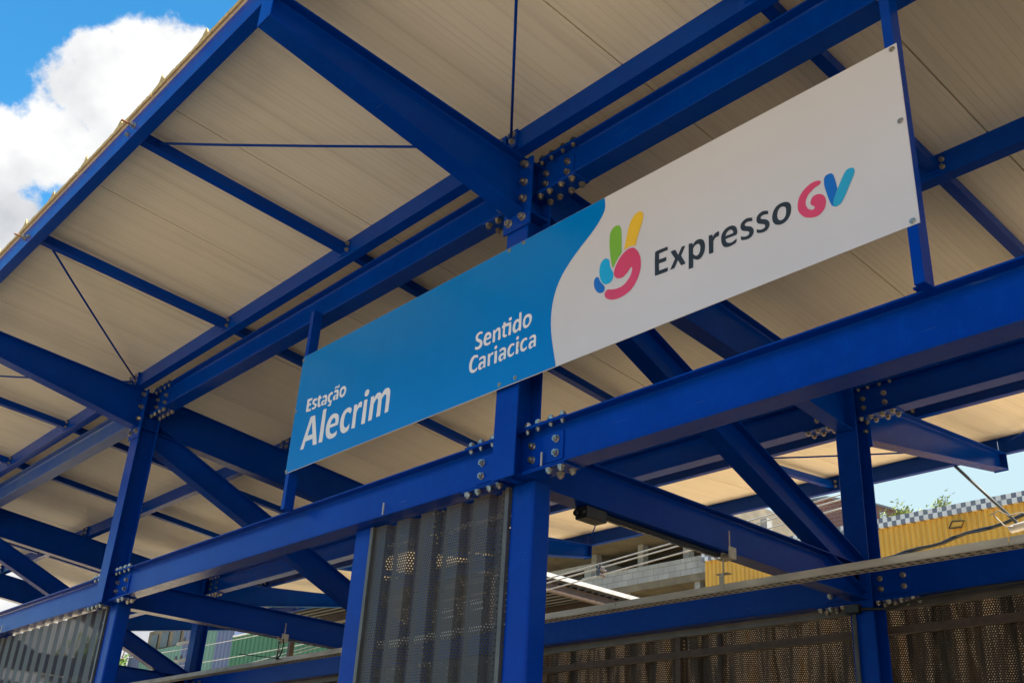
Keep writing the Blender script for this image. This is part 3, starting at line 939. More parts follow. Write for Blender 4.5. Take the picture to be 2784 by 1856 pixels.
def outline(s, n=5):
    pts = []
    for t in s.split():
        c = t.endswith('c')
        x, z = t.rstrip('c').split(',')
        pts.append((int(x) / 1000.0, int(z) / 1000.0, c))
    out = []
    N = len(pts)
    for i in range(N):
        p0, p1, p2, p3 = pts[i - 1], pts[i], pts[(i + 1) % N], pts[(i + 2) % N]
        ch = math.hypot(p2[0] - p1[0], p2[1] - p1[1])
        if p1[2] and p2[2]:
            out.append(p1[:2]); continue
        def tan(a, b, c):
            if b[2]: return None
            d = (c[0] - a[0], c[1] - a[1]); l = math.hypot(*d) or 1
            return (d[0] / l * ch, d[1] / l * ch)
        t1, t2 = tan(p0, p1, p2), tan(p1, p2, p3)
        st = (p2[0] - p1[0], p2[1] - p1[1])
        t1 = t1 or st; t2 = t2 or st
        for k in range(n):
            t = k / n
            h1, h2, h3, h4 = 2*t**3 - 3*t**2 + 1, t**3 - 2*t**2 + t, -2*t**3 + 3*t**2, t**3 - t**2
            out.append((h1*p1[0] + h2*t1[0] + h3*p2[0] + h4*t2[0], h1*p1[1] + h2*t1[1] + h3*p2[1] + h4*t2[1]))
    return out

def printed(name, glyphs, y, mat, parent):
    """flat printed shapes on the sign plane (x, z) facing the street"""
    me = bpy.data.meshes.new(name)
    bm = bmesh.new()
    for outs in glyphs:
        edges = []
        for pts in outs:
            vs = [bm.verts.new((x, y, z)) for x, z in pts]
            edges += [bm.edges.new((vs[i], vs[(i + 1) % len(vs)])) for i in range(len(vs))]
        bmesh.ops.triangle_fill(bm, use_beauty=True, use_dissolve=False, edges=edges, normal=(0, -1, 0))
    bm.normal_update()
    for f in bm.faces:
        if f.normal.y > 0: f.normal_flip()
    bm.to_mesh(me); bm.free()
    me.materials.append(mat)
    o = bpy.data.objects.new(name, me)
    scene.collection.objects.link(o)
    adopt(o, parent)
    return o

SX0, SX1, SZ0, SZ1, SY = -2.570, 2.7196, -0.1798, 0.8602, -0.030
SZ1 = SZ0 + 1.0
SZ1 = 0.8202
sign = thing('station_sign', 'long blue and white station sign reading Alecrim hung between the two front beams', 'sign', ((SX0 + SX1) / 2, SY, SZ0))
mb = MB()
mb.box(SX0, SX1, SY + 0.0005, SY + 0.006, SZ0, SZ1)
mb2 = MB()
for xx in (-0.09, 0.05):
    mb2.box(xx, xx + 0.04, SY + 0.0062, -0.0008, SZ0 + 0.005, SZ1 - 0.005)
mb2.build('batten', BLUE, sign)
board = mb.build('sign_board', SIGN_W, sign, (0, SY, SZ0), 0.0015)
# blue half, bounded by the S curve
cv = outline(PRINT['curve'][0][0] + '', 6)
cpts = []
raw = [tuple(float(q.rstrip('c')) / 1000 for q in t.split(',')) for t in PRINT['curve'][0][0].split()]
raw = [(0.822, SZ1 - 0.003)] + [q for q in raw if SZ0 + 0.004 < q[1] < SZ1 - 0.02] + [(0.4555, SZ0 + 0.003)]
full = []
for i in range(len(raw) - 1):
    p0, p1, p2, p3 = raw[max(i - 1, 0)], raw[i], raw[i + 1], raw[min(i + 2, len(raw) - 1)]
    for k in range(6):
        t = k / 6
        full.append(tuple(0.5 * (2*b + (c - a)*t + (2*a - 5*b + 4*c - d)*t*t + (3*b - a - 3*c + d)*t**3) for a, b, c, d in zip(p0, p1, p2, p3)))
full.append(raw[-1])
printed('blue_field', [[[(SX0 + 0.004, SZ0 + 0.003), (SX0 + 0.004, SZ1 - 0.003)] + full]], SY - 0.0005, SIGN_B, sign)
names = {'expresso': ('black_lettering', INK_K), 'estacao': ('white_lettering', INK_W), 'alecrim': ('white_lettering', INK_W),
         'sentido': ('white_lettering', INK_W), 'cariacica': ('white_lettering', INK_W)}
for key, (nm, mt_) in names.items():
    printed(nm, [[outline(s) for s in outs] for outs in PRINT[key]], SY - 0.0012, mt_, sign)
emblem = printed('hand_emblem', [[outline(s) for s in outs] for outs in PRINT['pink']], SY - 0.0011, INK['pink'], sign)
for key in ('yellow', 'green', 'cyan', 'navy'):
    printed('emblem_finger', [[outline(s) for s in outs] for outs in PRINT[key]], SY - 0.0011, INK[key], emblem)
for key, nm, yy in (('gpink', 'pink_letter', .0011), ('vnavy', 'navy_letter_stroke', .0011), ('vcyan', 'cyan_letter_stroke', .0016)):
    printed(nm, [[outline(s) for s in outs] for outs in PRINT[key]], SY - yy, INK[key], sign)
printed('scuff', [[outline(s) for s in outs] for outs in PRINT['scuff']], SY - 0.0016, plain('scuffed_print', (0.16, 0.16, 0.17), 0.7, 0, 0.8, 60), sign)
# screws
def screw_mesh():
    mb = MB()
    def ring(r, seg, z): return [(r * math.cos(2 * math.pi * k / seg), r * math.sin(2 * math.pi * k / seg), z) for k in range(seg)]
    mb.prism(ring(.0150, 14, 0), ring(.0150, 14, .002))
    mb.prism(ring(.0085, 6, .0022), ring(.0085, 6, .009))
    return mb
sm = screw_mesh(); s_me = None
def screw(p, parent, ax=(0, -1, 0), s=1.0):
    global s_me
    if s_me is None:
        o = sm.build('screw', ZINC); s_me = o.data
    else:
        o = bpy.data.objects.new('screw', s_me); scene.collection.objects.link(o)
    o.rotation_mode = 'QUATERNION'; o.rotation_quaternion = axis_rot(Vector(ax), random.uniform(0, 1))
    o.scale = (s, s, s)
    o.location = p
    adopt(o, parent)
for x, z in ((2.695, .795), (2.692, .377), (2.688, -.160), (-2.556, .790), (-2.553, .338), (-2.556, -.163), (-.032, .800), (.106, .804), (-.042, -.150), (.103, -.146)):
    screw((x, SY - 0.0005, z), sign)
for xa in (2.655, -2.570):
    mb = MB()
    xb_ = xa + 0.050
    mb.box(xa, xb_, SY + 0.0065, 0.0595, -0.4635, 1.2400)
    # clip angles onto the flanges of the beams
    mb.box(xa - 0.035, xa - 0.0005, 0.03, 0.10, -0.4485, -0.440)
    mb.box(xa - 0.035, xa - 0.0005, 0.03, 0.10, 1.218, 1.2285)
    hp = mb.build('hanger_post', BLUE, sign, (xa, 0.025, -0.448), 0.002)
    screw((xa - 0.025, 0.06, -0.4395), hp, (0, 0, 1), 1.2)
    screw((xa - 0.025, 0.05, 1.2175), hp, (0, 0, -1), 1.4)

# ------------------------------------------------------------------ perforated screens
def corrugated(name, x0, x1, y0, z0, z1, period, top, amp, mat, parent, phase=0.0, flip=False):
    """trapezoidal sheet in the XZ plane with uv metres along the developed profile"""
    prof = []
    x = x0 - phase
    flank = (period - top) * 0.18
    while x < x1:
        for dx, dy in ((0, 0), (top, 0), (top + flank, amp), (period - flank, amp)):
            if x0 <= x + dx <= x1: prof.append((x + dx, y0 + dy))
        x += period
    prof = [(x0, y0 + amp)] + prof + [(x1, y0 + amp)]
    v, f, us = [], [], []
    u = 0.0
    for i, (a, b) in enumerate(prof):
        if i: u += math.hypot(a - prof[i-1][0], b - prof[i-1][1])
        us.append(u); v += [(a, b, z0), (a, b, z1)]
    for i in range(len(prof) - 1):
        f.append((2*i, 2*i + 2, 2*i + 3, 2*i + 1))
    loc = Vector(((x0 + x1) / 2, y0, z0))
    me = bpy.data.meshes.new(name)
    me.from_pydata([tuple(Vector(q) - loc) for q in v], [], f)
    lay = me.uv_layers.new(name='sheet')
    for p in me.polygons:
        for li in p.loop_indices:
            vi = me.loops[li].vertex_index
            lay.data[li].uv = (us[vi // 2], v[vi][2])
    me.materials.append(mat)
    o = bpy.data.objects.new(name, me); scene.collection.objects.link(o); o.location = loc
    md = o.modifiers.new('thickness', 'SOLIDIFY'); md.thickness = 0.0012; md.offset = 0
    adopt(o, parent)
    return o
def front_screen(label, xa, xb, group='perforated screens between the front posts'):
    t = thing('perforated_screen', label, 'screen', ((xa + xb) / 2, 0.2, FLOORZ), group)
    corrugated('perforated_sheet', xa, xb, 0.172, FLOORZ + 0.02, -0.742, 0.2712, 0.150, 0.050, PERF, t, 0.0)
    for a in (xa - 0.012, xb - 0.022):
        mb = MB(); mb.box(a, a + 0.034, 0.150, 0.1705, FLOORZ, -0.744)
        mb.build('edge_flashing', FLASH, t)
    q = rounded_box(xa - 0.232, xa - 0.014, 0.17, 0.312)
    mb = MB(); mb.prism([(a, b, FLOORZ) for a, b in q], [(a, b, -0.732) for a, b in q])
    mb.build('side_post', BLUE, t)
    for k in range(3):
        screw((xa + (xb - xa) * (0.18 + 0.40 * k), 0.2115 - 0.002 if k < 2 else 0.1705, -0.90), t, (0, -1, 0), 0.8)
    return t
def rounded_box(x0, x1, y0, y1, r=0.014):
    o = []
    for cx, cy, a0 in ((x1 - r, y1 - r, 0), (x0 + r, y1 - r, 90), (x0 + r, y0 + r, 180), (x1 - r, y0 + r, 270)):
        for k in range(4):
            t = R(a0 + 30 * k); o.append((cx + r * math.cos(t), cy + r * math.sin(t)))
    return o
front_screen('dark perforated corrugated screen beside the big blue post under the sign', -1.542, -0.112)
front_screen('dark perforated corrugated screen in the lower left corner below the bolted beam', -L - 3.40, -L - 0.112)

FAR_LABELS = {0: 'brownish perforated screen on the inner back wall at the right edge behind the conduit',
              1: 'brownish perforated screen on the back wall between the big front post and the far column',
              2: 'perforated back wall screen glimpsed below the cable tray left of the narrow post'}
for k, (xa, xb) in enumerate(((0.11, L - 0.11), (-L + 0.11, -0.11), (-2 * L + 0.11, -L - 0.11))):
    t = thing('perforated_screen', FAR_LABELS[k], 'screen', ((xa + xb) / 2, 4.1, FLOORZ), 'perforated screens along the back wall')
    n = 3
    for j in range(n):
        a = xa - 0.11 + (xb - xa + 0.22) * j / n; b = xa - 0.11 + (xb - xa + 0.22) * (j + 1) / n
        corrugated('perforated_sheet', a + 0.003, b - 0.003, 4.06, FLOORZ + 0.02, -0.80, 0.2712, 0.150, 0.040, PERF_FAR, t)
    mb = MB(); mb.box(xa, xb, 3.995, 4.045, -1.005, -0.945); mb.box(xa, xb, 3.995, 4.045, -2.4, -2.34)
    mb.build('angle_rail', RAIL, t)
    mb = MB(); mb.box(xa, xb, 3.99, 4.05, -0.815, -0.757)
    mb.build('head_rail', FLASH, t)
    for j in range(1, n):
        a = xa + (xb - xa) * j / n
        mb = MB(); mb.box(a - 0.03, a + 0.03, 4.0, 4.05, FLOORZ, -0.816 if False else -1.006)
        mb.box(a - 0.03, a + 0.03, 4.0, 4.05, -0.944, -0.816)
        mb.build('seam_strip', RAIL, t)

for xx in (-1.352, 0.229, -L - 3.2):
    mb = MB(); mb.tube([(xx, 0.10, -0.7165), (xx, 0.10, -0.615)], 0.0065, 8)
    mb.build('threaded_pin', GALV, station, (xx, 0.1, -0.7165))

# plastic sheeting hung in folds behind the back wall screens
ps = thing('plastic_sheet', 'streaky brown and white plastic sheeting hung in folds behind the back wall screens', 'plastic sheet', (-6, 5.6, GROUND))
mb = MB()
random.seed(21)
x = -15.5
cols = []
while x < 5.6:
    cols.append((x, 5.60 + random.uniform(-0.07, 0.07), -0.36 + random.uniform(-0.02, 0.02)))
    x += random.uniform(0.05, 0.20)
v = []
for x, y, zt in cols:
    v += [(x, y, zt), (x + random.uniform(-.04, .04), y + random.uniform(-.04, .04), -0.7), (x + random.uniform(-.05, .05), y + random.uniform(-.05, .05), -1.1), (x, y, -1.7 + random.uniform(-0.05, 0.05))]
f = []
for i in range(len(cols) - 1):
    for k in range(3):
        f.append((4*i + k, 4*i + 4 + k, 4*i + 5 + k, 4*i + 1 + k))
mb.add(v, f)
mb.build('sheet', TARP, ps)
mb = MB(); mb.tube([(-15.6, 5.6, -0.36), (5.7, 5.6, -0.36)], 0.008, 6)
mb.build('support_wire', CABLE_K, ps)
for xx in (-15.6, -10.3, -5.0, 0.4, 5.7):
    mb = MB(); mb.tube([(xx, 5.6, GROUND), (xx, 5.6, -0.34)], 0.03, 8)
    mb.build('post', RAIL, ps)

# ------------------------------------------------------------------ cable tray, light, conduit
tray = thing('cable_tray', 'long galvanised cable tray hung from the lower cross beams inside the station', 'cable tray', (0, 2.05, -1.0))
mb = MB()
for k in range(-9, 4):
    xa, xb = k * 3.0 - 1.0, k * 3.0 + 1.994
    q = [(2.05, -1.020), (2.155, -1.020), (2.155, -0.972), (2.153, -0.972), (2.153, -1.018), (2.052, -1.018), (2.052, -0.972), (2.05, -0.972)]
    mb.prism([(xa, a, b) for a, b in q], [(xb, a, b) for a, b in q])
tr = mb.build('tray_channel', GALV, tray, None, 0.0008)
mb = MB()
x = -24.0
while x < 6.4:
    for yy in (2.068, 2.112):
        mb.box(x, x + 0.030, yy, yy + 0.018, -1.0215, -1.0203)
    x += 0.062
mb.build('slot_row', SLOT, tr)
for fx in FRAMES:
    mb = MB()
    mb.box(fx - 0.02, fx + 0.02, 2.046, 2.0495, -1.015, -0.90)
    mb.box(fx - 0.05, fx + 0.05, 2.046, 2.10, -0.899, -0.895)
    mb.tube([(fx, 2.07, -0.899), (fx, 2.07, -0.775)], 0.006, 8)
    mb.box(fx - 0.03, fx + 0.035, 2.03, 2.11, -0.775, -0.7595)
    mb.box(fx + 0.078, fx + 0.086, 2.03, 2.11, -0.80, -0.72)
    mb.box(fx - 0.03, fx + 0.078, 2.03, 2.11, -0.80, -0.7955)
    mb.tube([(fx + 0.06, 2.07, -0.742), (fx + 0.06, 2.07, -0.60)], 0.005, 8)
    mb.build('hanger_strap', GALV, tray)
mb = MB()
pts = [(0.12, 2.05, -.78), (0.14, 2.05, -.85), (0.12, 2.05, -.93), (0.05, 2.05, -0.99)]
for fx in (-L,):
    mb.tube([(fx + a, b - 0.02, c) for a, b, c in pts], 0.008, 8)
    mb.tube([(fx + 0.02, 2.04, -.80), (fx + 0.02, 2.04, -.99)], 0.006, 8)
    mb.tube([(fx + 0.10, 2.03, -.985), (fx - 0.4, 1.8, -0.93)], 0.005, 6)
tag(mb.build('cable_loop', CABLE_K, None, (-L, 2.05, -0.8), 0, True), 'short black cable loop dangling from the cross beam down to the tray', 'cable')

lamp = thing('strip_light', 'black strip light with a square end box under the near cross beam', 'light', (0, 1.3, -0.80))
mb = MB(); mb.box(-0.05, 0.055, 0.66, 0.84, -0.835, -0.7595)
mb.tube([(-0.02, 0.66, -.80), (-0.02, 0.63, -0.80)], 0.022, 10)
mb.tube([(0.03, 0.66, -.80), (0.03, 0.64, -0.80)], 0.018, 10)
mb.build('end_box', BLACK, lamp, None, 0.004)
mb = MB(); mb.box(-0.020, 0.020, 0.845, 2.02, -0.792, -0.7600)
mb.build('light_body', BLACK, lamp, None, 0.006)
mb = MB(); mb.box(-0.014, 0.014, 0.86, 2.0, -0.798, -0.7925)
mb.build('lens', plain('smoked_lens', (0.02, 0.022, 0.025), 0.15), lamp, None, 0.002)

cd = thing('conduit', 'grey electrical conduit with a junction box on the far blue column', 'conduit', (-0.05, 3.78, FLOORZ))
mb = MB(); mb.tube([(-0.055, 3.795, FLOORZ), (-0.055, 3.795, -0.862)], 0.0175, 10)
mb.build('pipe', CONDUIT, cd, None, 0, True)
mb = MB(); mb.box(-0.118, 0.008, 3.755, 3.818, -0.862, -0.790)
mb.build('junction_box', BLACK, cd, None, 0.006)
mb = MB(); mb.tube([(0.008, 3.79, -0.83), (0.25, 3.83, -0.845), (0.45, 3.84, -0.80), (0.9, 3.85, -0.775), (2.6, 3.85, -0.772)], 0.012, 8)
mb.build('cable', CABLE_K, cd, None, 0, True)

tl = thing('tubular_lamp', 'white tubular lamp on a slanting grey stay below the far eave', 'lamp', (0.1, 6.84, 0.55))
mb = MB(); mb.tube([(-0.60, 6.84, 1.43), (0.05, 6.84, 0.585)], 0.017, 10)
mb.build('stay', CONDUIT, tl, None, 0, True)
mb = MB(); mb.tube([(-0.035, 6.84, 0.527), (-0.02, 6.84, 0.530), (1.2, 6.84, 0.66)], [0.030, 0.042, 0.042], 14)
mb.build('lamp_tube', WHITE, tl, None, 0, True)
mb = MB(); mb.tube([(0.22, 6.80, 0.60), (0.20, 6.80, 0.64), (0.12, 6.80, 0.67), (0.0, 6.80, 0.66), (-0.1, 6.8, .73), (-0.2, 6.8, 0.70)], 0.007, 6)
mb.tube([(0.02, 6.80, 0.54), (-0.06, 6.80, 0.56), (-0.12, 6.80, 0.64), (-0.16, 6.8, .70)], 0.007, 6)
mb.build('feed_wire', CABLE, tl, None, 0, True)

# ------------------------------------------------------------------ behind the station
# yellow building with the checkered parapet
yb_ = thing('yellow_building', 'yellow corrugated building with a black and white checkered parapet', 'building', (-2, 18, GROUND))
Y0 = 16.0
mb = MB()
xa, xb = -11.24, 14.0
prof = []
x = xa
while x < xb:
    prof += [(x, Y0), (x + 0.05, Y0), (x + 0.068, Y0 + 0.025), (x + 0.100, Y0 + 0.025)]; x += 0.118
prof += [(x, Y0), (x, Y0 + 9), (xa, Y0 + 9)]
mb.prism([(a, b, GROUND) for a, b in prof], [(a, b, 3.80) for a, b in prof])
mb.build('wall', YELLOW, yb_)
mb = MB(); mb.box(xa - 0.05, x + 0.05, Y0 - 0.06, Y0 + 0.3, 3.801, 4.0)
mb.box(xa - 0.05, xa + 0.3, Y0 + 0.301, Y0 + 9, 3.801, 4.0)
ck = mb.build('checkered_parapet', CHECK, yb_, (0, Y0 + 1.0, 3.801 - 1.0 * 0))
mb = MB(); mb.box(xa + 0.31, x, Y0 + 0.31, Y0 + 9, 3.74, 3.82)
mb.build('roof', CONC, yb_)
wl = thing('wall_lamp', 'flat caged bulkhead lamp on the yellow corrugated wall', 'lamp', (-4.9, Y0 - 0.1, 3.5))
cx, cz = -4.93, 3.60
mb = MB(); mb.tube([(cx - .16, Y0 - .08, cz - .07), (cx + .10, Y0 - .08, cz - .09), (cx + .17, Y0 - .08, cz + .03), (cx - .08, Y0 - .08, cz + .06), (cx - .16, Y0 - .08, cz - .07)], 0.014, 6)
mb.build('cage', BLACK, wl)
mb = MB(); mb.box(cx - .12, cx + .10, Y0 - .065, Y0 - .002, cz - .06, cz + .04)
mb.build('lens', YELLOW, wl, None, 0.01)

# unfinished concrete building
cb = thing('concrete_building', 'unfinished grey concrete block building with open floors and railings', 'building', (-16, 22, GROUND))
YC = 20.0
K = 20.0 / 16
mb = MB(); mb.box(-19.4, -12.3, YC, YC + 0.2, 4.83, 5.33)
mb.build('block_parapet', BLOCK, cb)
mb = MB(); mb.box(-24.0, -12.3, YC + 0.02, YC + 10, 4.62, 4.829); mb.box(-24, -13.4, YC - 0.9, YC + 10, 6.10, 6.9)
mb.build('floor_slab', CONC_TAN, cb)
for xx in (-19.2, -17.2, -15.4, -13.9, -12.6):
    mb = MB(); mb.box(xx, xx + 0.22, YC + 0.21, YC + 0.45, 4.83, 6.099)
    mb.build('pillar', CONC, cb)
mb = MB(); mb.box(-24, -12.3, YC + 0.9, YC + 1.1, GROUND, 4.619)
mb.build('wall', CONC_TAN, cb)
for xx in (-17.6, -14.9, -12.2):
    mb = MB(); mb.box(xx, xx + 0.2, YC + 0.1, YC + 0.89, 4.30, 4.619)
    mb.build('bracket', CONC, cb)
mb = MB(); mb.box(-24, -12.4, YC + 6.0, YC + 6.2, 4.83, 6.099)
mb.build('wall', DARKW, cb)
mb = MB(); mb.tube([(-18.9, YC + 0.6, 4.85), (-17.5, YC + 1.6, 5.6)], 0.06, 6); mb.tube([(-18.3, YC + 0.5, 5.6), (-16.6, YC + .5, 5.05)], 0.05, 6)
mb.build('timber_prop', POLE, cb)

# brick building further back
bb = thing('brick_building', 'red brick gable wall rising behind the yellow building', 'building', (-9, 27, GROUND))
mb = MB()
YB = 25.0
pr = [(-15.0, 8.12), (-13.4, 8.06), (-11.7, 7.5), (-10.4, 6.9), (-10.4, GROUND), (-15, GROUND)]
mb.prism([(a, YB, c) for a, c in pr], [(a, YB + 6, c) for a, c in pr])
mb.build('wall', BRICK, bb)
mb = MB()
cp = [(-15.1, 8.122), (-13.4, 8.062), (-11.7, 7.502), (-10.3, 6.86), (-10.3, 6.93), (-11.7, 7.572), (-13.4, 8.132), (-15.1, 8.192)]
mb.prism([(a, YB - .08, c) for a, c in cp], [(a, YB + 6.1, c) for a, c in cp])
mb.build('coping', CONC, bb)
mb = MB(); mb.box(-11.6, -11.4, YB - 0.05, YB - 0.002, 7.05, 7.25)
mb.build('vent', WHITE, bb)

# green, pale green and lavender cladding building on the left
gb = thing('green_building', 'long building clad in green, pale green and lavender stripes behind the power lines', 'building', (-35, 20, GROUND))
YG = 16.0
BANDS = [(-34.8, -22.0, 4.30, GREENW), (-36.2, -34.8, 5.3, LAV), (-37.5, -36.2, 5.3, PALEG), (-39.3, -37.5, 5.3, LAV), (-43.4, -39.3, 4.45, PALEG), (-44.7, -43.4, 4.45, LAV)]
for a, b, zt, m_ in BANDS:
    mb = MB(); prof = []
    x = a
    while x < b - 0.05:
        prof += [(x, YG), (min(x + 0.16, b), YG), (min(x + 0.19, b), YG + 0.03), (min(x + 0.30, b), YG + 0.03)]; x += 0.33
    prof += [(b, YG), (b, YG + 8), (a, YG + 8)]
    cl = []
    for q in prof:
        if not cl or (abs(q[0] - cl[-1][0]) + abs(q[1] - cl[-1][1])) > 1e-4: cl.append(q)
    mb.prism([(p[0], p[1], GROUND) for p in cl], [(p[0], p[1], zt) for p in cl])
    mb.build('wall_band', m_, gb)
mb = MB(); mb.box(-43.4, -39.35, YG + 0.2, YG + 8, 4.46, 5.4)
mb.build('upper_wall', CONC_TAN, gb)
for xx in (-43.0, -41.9, -40.7):
    mb = MB(); mb.box(xx, xx + 0.7, YG + 0.15, YG + 0.199, 4.55, 5.2)
    mb.build('window', DARKW, gb)
mb = MB(); mb.box(-34.7, -22.0, YG - 0.05, YG + 0.12, 4.301, 4.36)
mb.build('white_trim', WHITE, gb)
mb = MB(); mb.box(-34, -22.1, YG + 1.5, YG + 7, 4.31, 5.2)
mb.build('roof_shed', DARKROOF, gb)
# pale blue house seen beside the cables
pb = thing('pale_blue_house', 'pale blue rendered house behind the white edged canopy', 'house', (-23, 23, GROUND))
mb = MB(); mb.box(-25.6, -19.5, 21.0, 27.0, GROUND, 6.3)
mb.build('wall', PALEB, pb)
mb = MB(); mb.box(-25.8, -19.42, 20.9, 27.1, 6.301, 6.45)
mb.build('roof', WHITE, pb)
mb = MB(); mb.box(-21.4, -20.3, 20.95, 20.999, 5.2, 5.9)
mb.build('window', DARKW, pb)

# low canopy with a white fascia
nc = thing('side_canopy', 'low dark canopy with a white fascia board behind the station', 'canopy', (-11.5, 9.3, GROUND))
mb = MB(); mb.box(-9.03, -9.0, 7.2, 11.6, 1.69, 1.765); mb.box(-16, -9.031, 11.57, 11.6, 1.69, 1.765)
mb.build('fascia', plain('weathered_white_fascia', (0.36, 0.36, 0.35), 0.6, 0, 0.2), nc)
mb = MB(); mb.box(-16, -9.031, 7.2, 11.569, 1.66, 1.74)
for k in range(24):
    mb.box(-15.9, -9.05, 7.25 + k * 0.18, 7.31 + k * 0.18, 1.63, 1.6595)
mb.build('roof', DARKROOF, nc)
mb = MB(); mb.box(-9.20, -9.10, 7.2, 11.56, 1.48, 1.6290)
mb.box(-15.8, -9.21, 8.4, 8.5, 1.50, 1.6290); mb.box(-15.8, -9.21, 10.4, 10.5, 1.50, 1.6290)
mb.build('beam', RAIL, nc)
for xx in (-9.22, -15.6):
    for yy in (7.6, 11.2):
        mb = MB(); mb.box(xx, xx + 0.1, yy, yy + 0.1, GROUND, 1.479)
        mb.build('post', RAIL, nc)

# power lines
def sag(p, q, s, n=14):
    p, q = Vector(p), Vector(q)
    return [p.lerp(q, k / n) - Vector((0, 0, 4 * s * (k / n) * (1 - k / n))) for k in range(n + 1)]
grp = 'overhead power cables'
for dz, yy, lab in ((0.0, 8.0, 'uppermost of three pale power cables behind the station'), (-0.055, 8.03, 'middle of three pale power cables behind the station'),
                    (-0.16, 8.06, 'lowest of three pale power cables behind the station')):
    mb = MB(); mb.tube(sag((-18.0, yy, 0.79 + dz), (-2.33, yy, 1.732 + dz), 0.012, 24), 0.0105, 6)
    tag(mb.build('power_cable', CABLE, None, (-3, yy, 1.6 + dz), 0, True), lab, 'cable', grp)
cp_ = thing('cable_post', 'slim grey post behind the far column carrying the pale cables', 'post', (-2.27, 8.03, GROUND))
mb = MB(); mb.tube([(-2.27, 8.03, GROUND), (-2.27, 8.03, 1.80)], 0.05, 10)
mb.build('post', CONC, cp_, None, 0, True)
for zz in (1.732, 1.677, 1.572):
    mb = MB(); mb.tube([(-2.335, 8.03, zz), (-2.315, 8.03, zz)], 0.028, 8)
    mb.build('insulator', CERAM, cp_)
cs = thing('cable_spacer', 'small dark spacer clamping the three pale cables together', 'cable spacer', (-6.98, 8.03, 1.29))
mb = MB()
for a, c in ((0, 0.06), (0.05, 0.01), (0.03, -0.06)):
    mb.tube([(-6.98 + a, 7.96, 1.33 + c), (-6.98 + a, 8.10, 1.33 + c)], 0.028, 8)
mb.box(-7.0, -6.94, 8.0, 8.06, 1.26, 1.42)
mb.build('clamp', CERAM, cs)
mb = MB(); 
pts = []
for k in range(40):
    t = k / 39
    p = Vector((-3.0, 9.0, 1.05)).lerp(Vector((3.5, 9.0, 2.25)), t) - Vector((0, 0, 0.30 * 4 * t * (1 - t) * 0.5))
    pts.append(p + Vector((0, 0.03 * math.sin(k * 1.3), 0.012 * math.cos(k * 1.3))))
mb.tube(pts, 0.022, 6)
mb.tube([p + Vector((0, 0.04 * math.cos(i), 0.03 * math.sin(i * 1.1))) for i, p in enumerate(pts)], 0.012, 6)
tag(mb.build('twisted_cable', CABLE_K, None, (0, 9, 1.4), 0, True), 'black twisted cable strung across the yellow building', 'cable')

# utility pole on the left with cross arms, insulators and wires
up_ = thing('utility_pole', 'brown utility pole with cross arms and insulators in front of the striped building', 'utility pole', (-30.6, 12.6, GROUND))
PX, PY = -30.9, 12.6
mb = MB(); mb.tube([(PX, PY, GROUND), (PX, PY, 4.7)], [0.17, 0.12], 10)
mb.build('pole', POLE, up_, None, 0, True)
for zz in (2.55, 3.15):
    mb = MB(); mb.box(PX - 0.9, PX + 0.9, PY - 0.2, PY - 0.13, zz, zz + 0.1)
    ca = mb.build('cross_arm', CONC, up_)
    for dx in (-0.8, -0.4, 0.4, 0.8):
        mb = MB(); mb.tube([(PX + dx, PY - .165, zz + .101), (PX + dx, PY - .165, zz + .16), (PX + dx, PY - .165, zz + .24)], [0.04, 0.06, 0.03], 8)
        mb.build('insulator', CERAM, ca)
mb = MB(); mb.tube([(PX + 0.1, PY - 0.32, 1.7), (PX + 0.1, PY - 0.32, 2.3)], 0.13, 10)
mb.build('transformer', CONC, up_, None, 0, True)
k = 0
for dy, z0, z1, lab in ((-.2, 2.78, 2.95, 'thin wire running right from the lower cross arm of the pole'), (-.15, 3.38, 3.5, 'thin wire running right from the upper cross arm of the pole'),
                        (-.25, 2.35, 2.5, 'thin wire below the cross arms crossing the green wall')):
    mb = MB(); mb.tube(sag((PX - 16, PY + dy, z0 + 0.2), (-16, PY + dy, z1 - 0.4), 0.35, 20), 0.011, 6)
    tag(mb.build('power_wire', CABLE, None, (PX, PY + dy, z0), 0, True), lab, 'cable', 'wires on the utility pole')

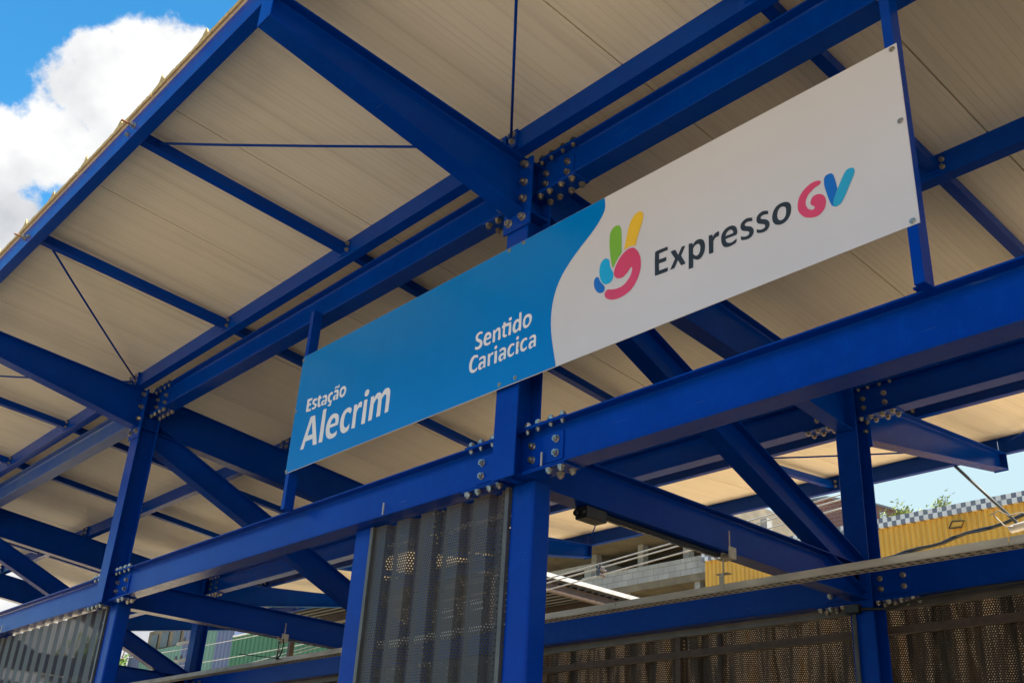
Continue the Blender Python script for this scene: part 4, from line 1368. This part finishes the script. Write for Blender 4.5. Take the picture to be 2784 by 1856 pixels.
# ------------------------------------------------------------------ plants
def plant(name, label, cat, base, h, spread, nleaf, leaf, mat, stems=5, group=None, trunk=0.012, bare=0.25):
    t = thing(name, label, cat, base, group)
    base = Vector(base)
    rnd = random.Random(hash(label) % 1000 if False else len(label) * 7 + int(abs(base.x) * 10))
    mb = MB(); lf = MB()
    for s in range(stems):
        a = rnd.uniform(0, 6.28); rr = rnd.uniform(0.15, 1.0) * spread
        hh = h * rnd.uniform(0.55, 1.0)
        tip = base + Vector((math.cos(a) * rr, math.sin(a) * rr, hh))
        mid = base.lerp(tip, 0.5) + Vector((rnd.uniform(-.1, .1) * spread, rnd.uniform(-.1, .1) * spread, 0.08 * h))
        mb.tube([base, mid, tip], [trunk, trunk * 0.6, trunk * 0.2], 5)
        for k in range(nleaf // stems):
            u = bare + (1 - bare) * rnd.random() ** 0.8
            c = (base.lerp(mid, u * 2) if u < .5 else mid.lerp(tip, u * 2 - 1)) + Vector([rnd.gauss(0, leaf * 1.6) for _ in range(3)])
            n = Vector([rnd.gauss(0, 1) for _ in range(3)]).normalized()
            b = n.orthogonal().normalized(); c2 = n.cross(b)
            l = leaf * rnd.uniform(0.6, 1.2)
            lf.add([c - b * l, c + c2 * l * 0.35, c + b * l, c - c2 * l * 0.35], [(0, 1, 2, 3)])
    mb.build('stem', BARK, t)
    lf.build('foliage', mat, t)
    return t
for bx, h, lab in ((-6.80, 0.55, 'leftmost and densest yellowish shrub growing on the roof beside the brick wall'), (-6.42, 0.78, 'tallest wispy shrub growing on the roof behind the checkered parapet'),
                   (-6.05, 0.50, 'low sparse shrub growing on the roof behind the parapet'), (-5.62, 0.70, 'rightmost wispy shrub growing on the roof behind the checkered parapet')):
    plant('shrub', lab, 'shrub', (bx, Y0 + 0.75, 3.82), h, 0.26, 320, 0.05, LEAF2, 7, 'shrubs on the yellow building roof')
plant('tree', 'green bushy tree at the end of the striped building', 'tree', (-46.2, 15.0, GROUND), 9.7, 2.0, 6500, 0.16, LEAF, 26, None, 0.12, 0.55)
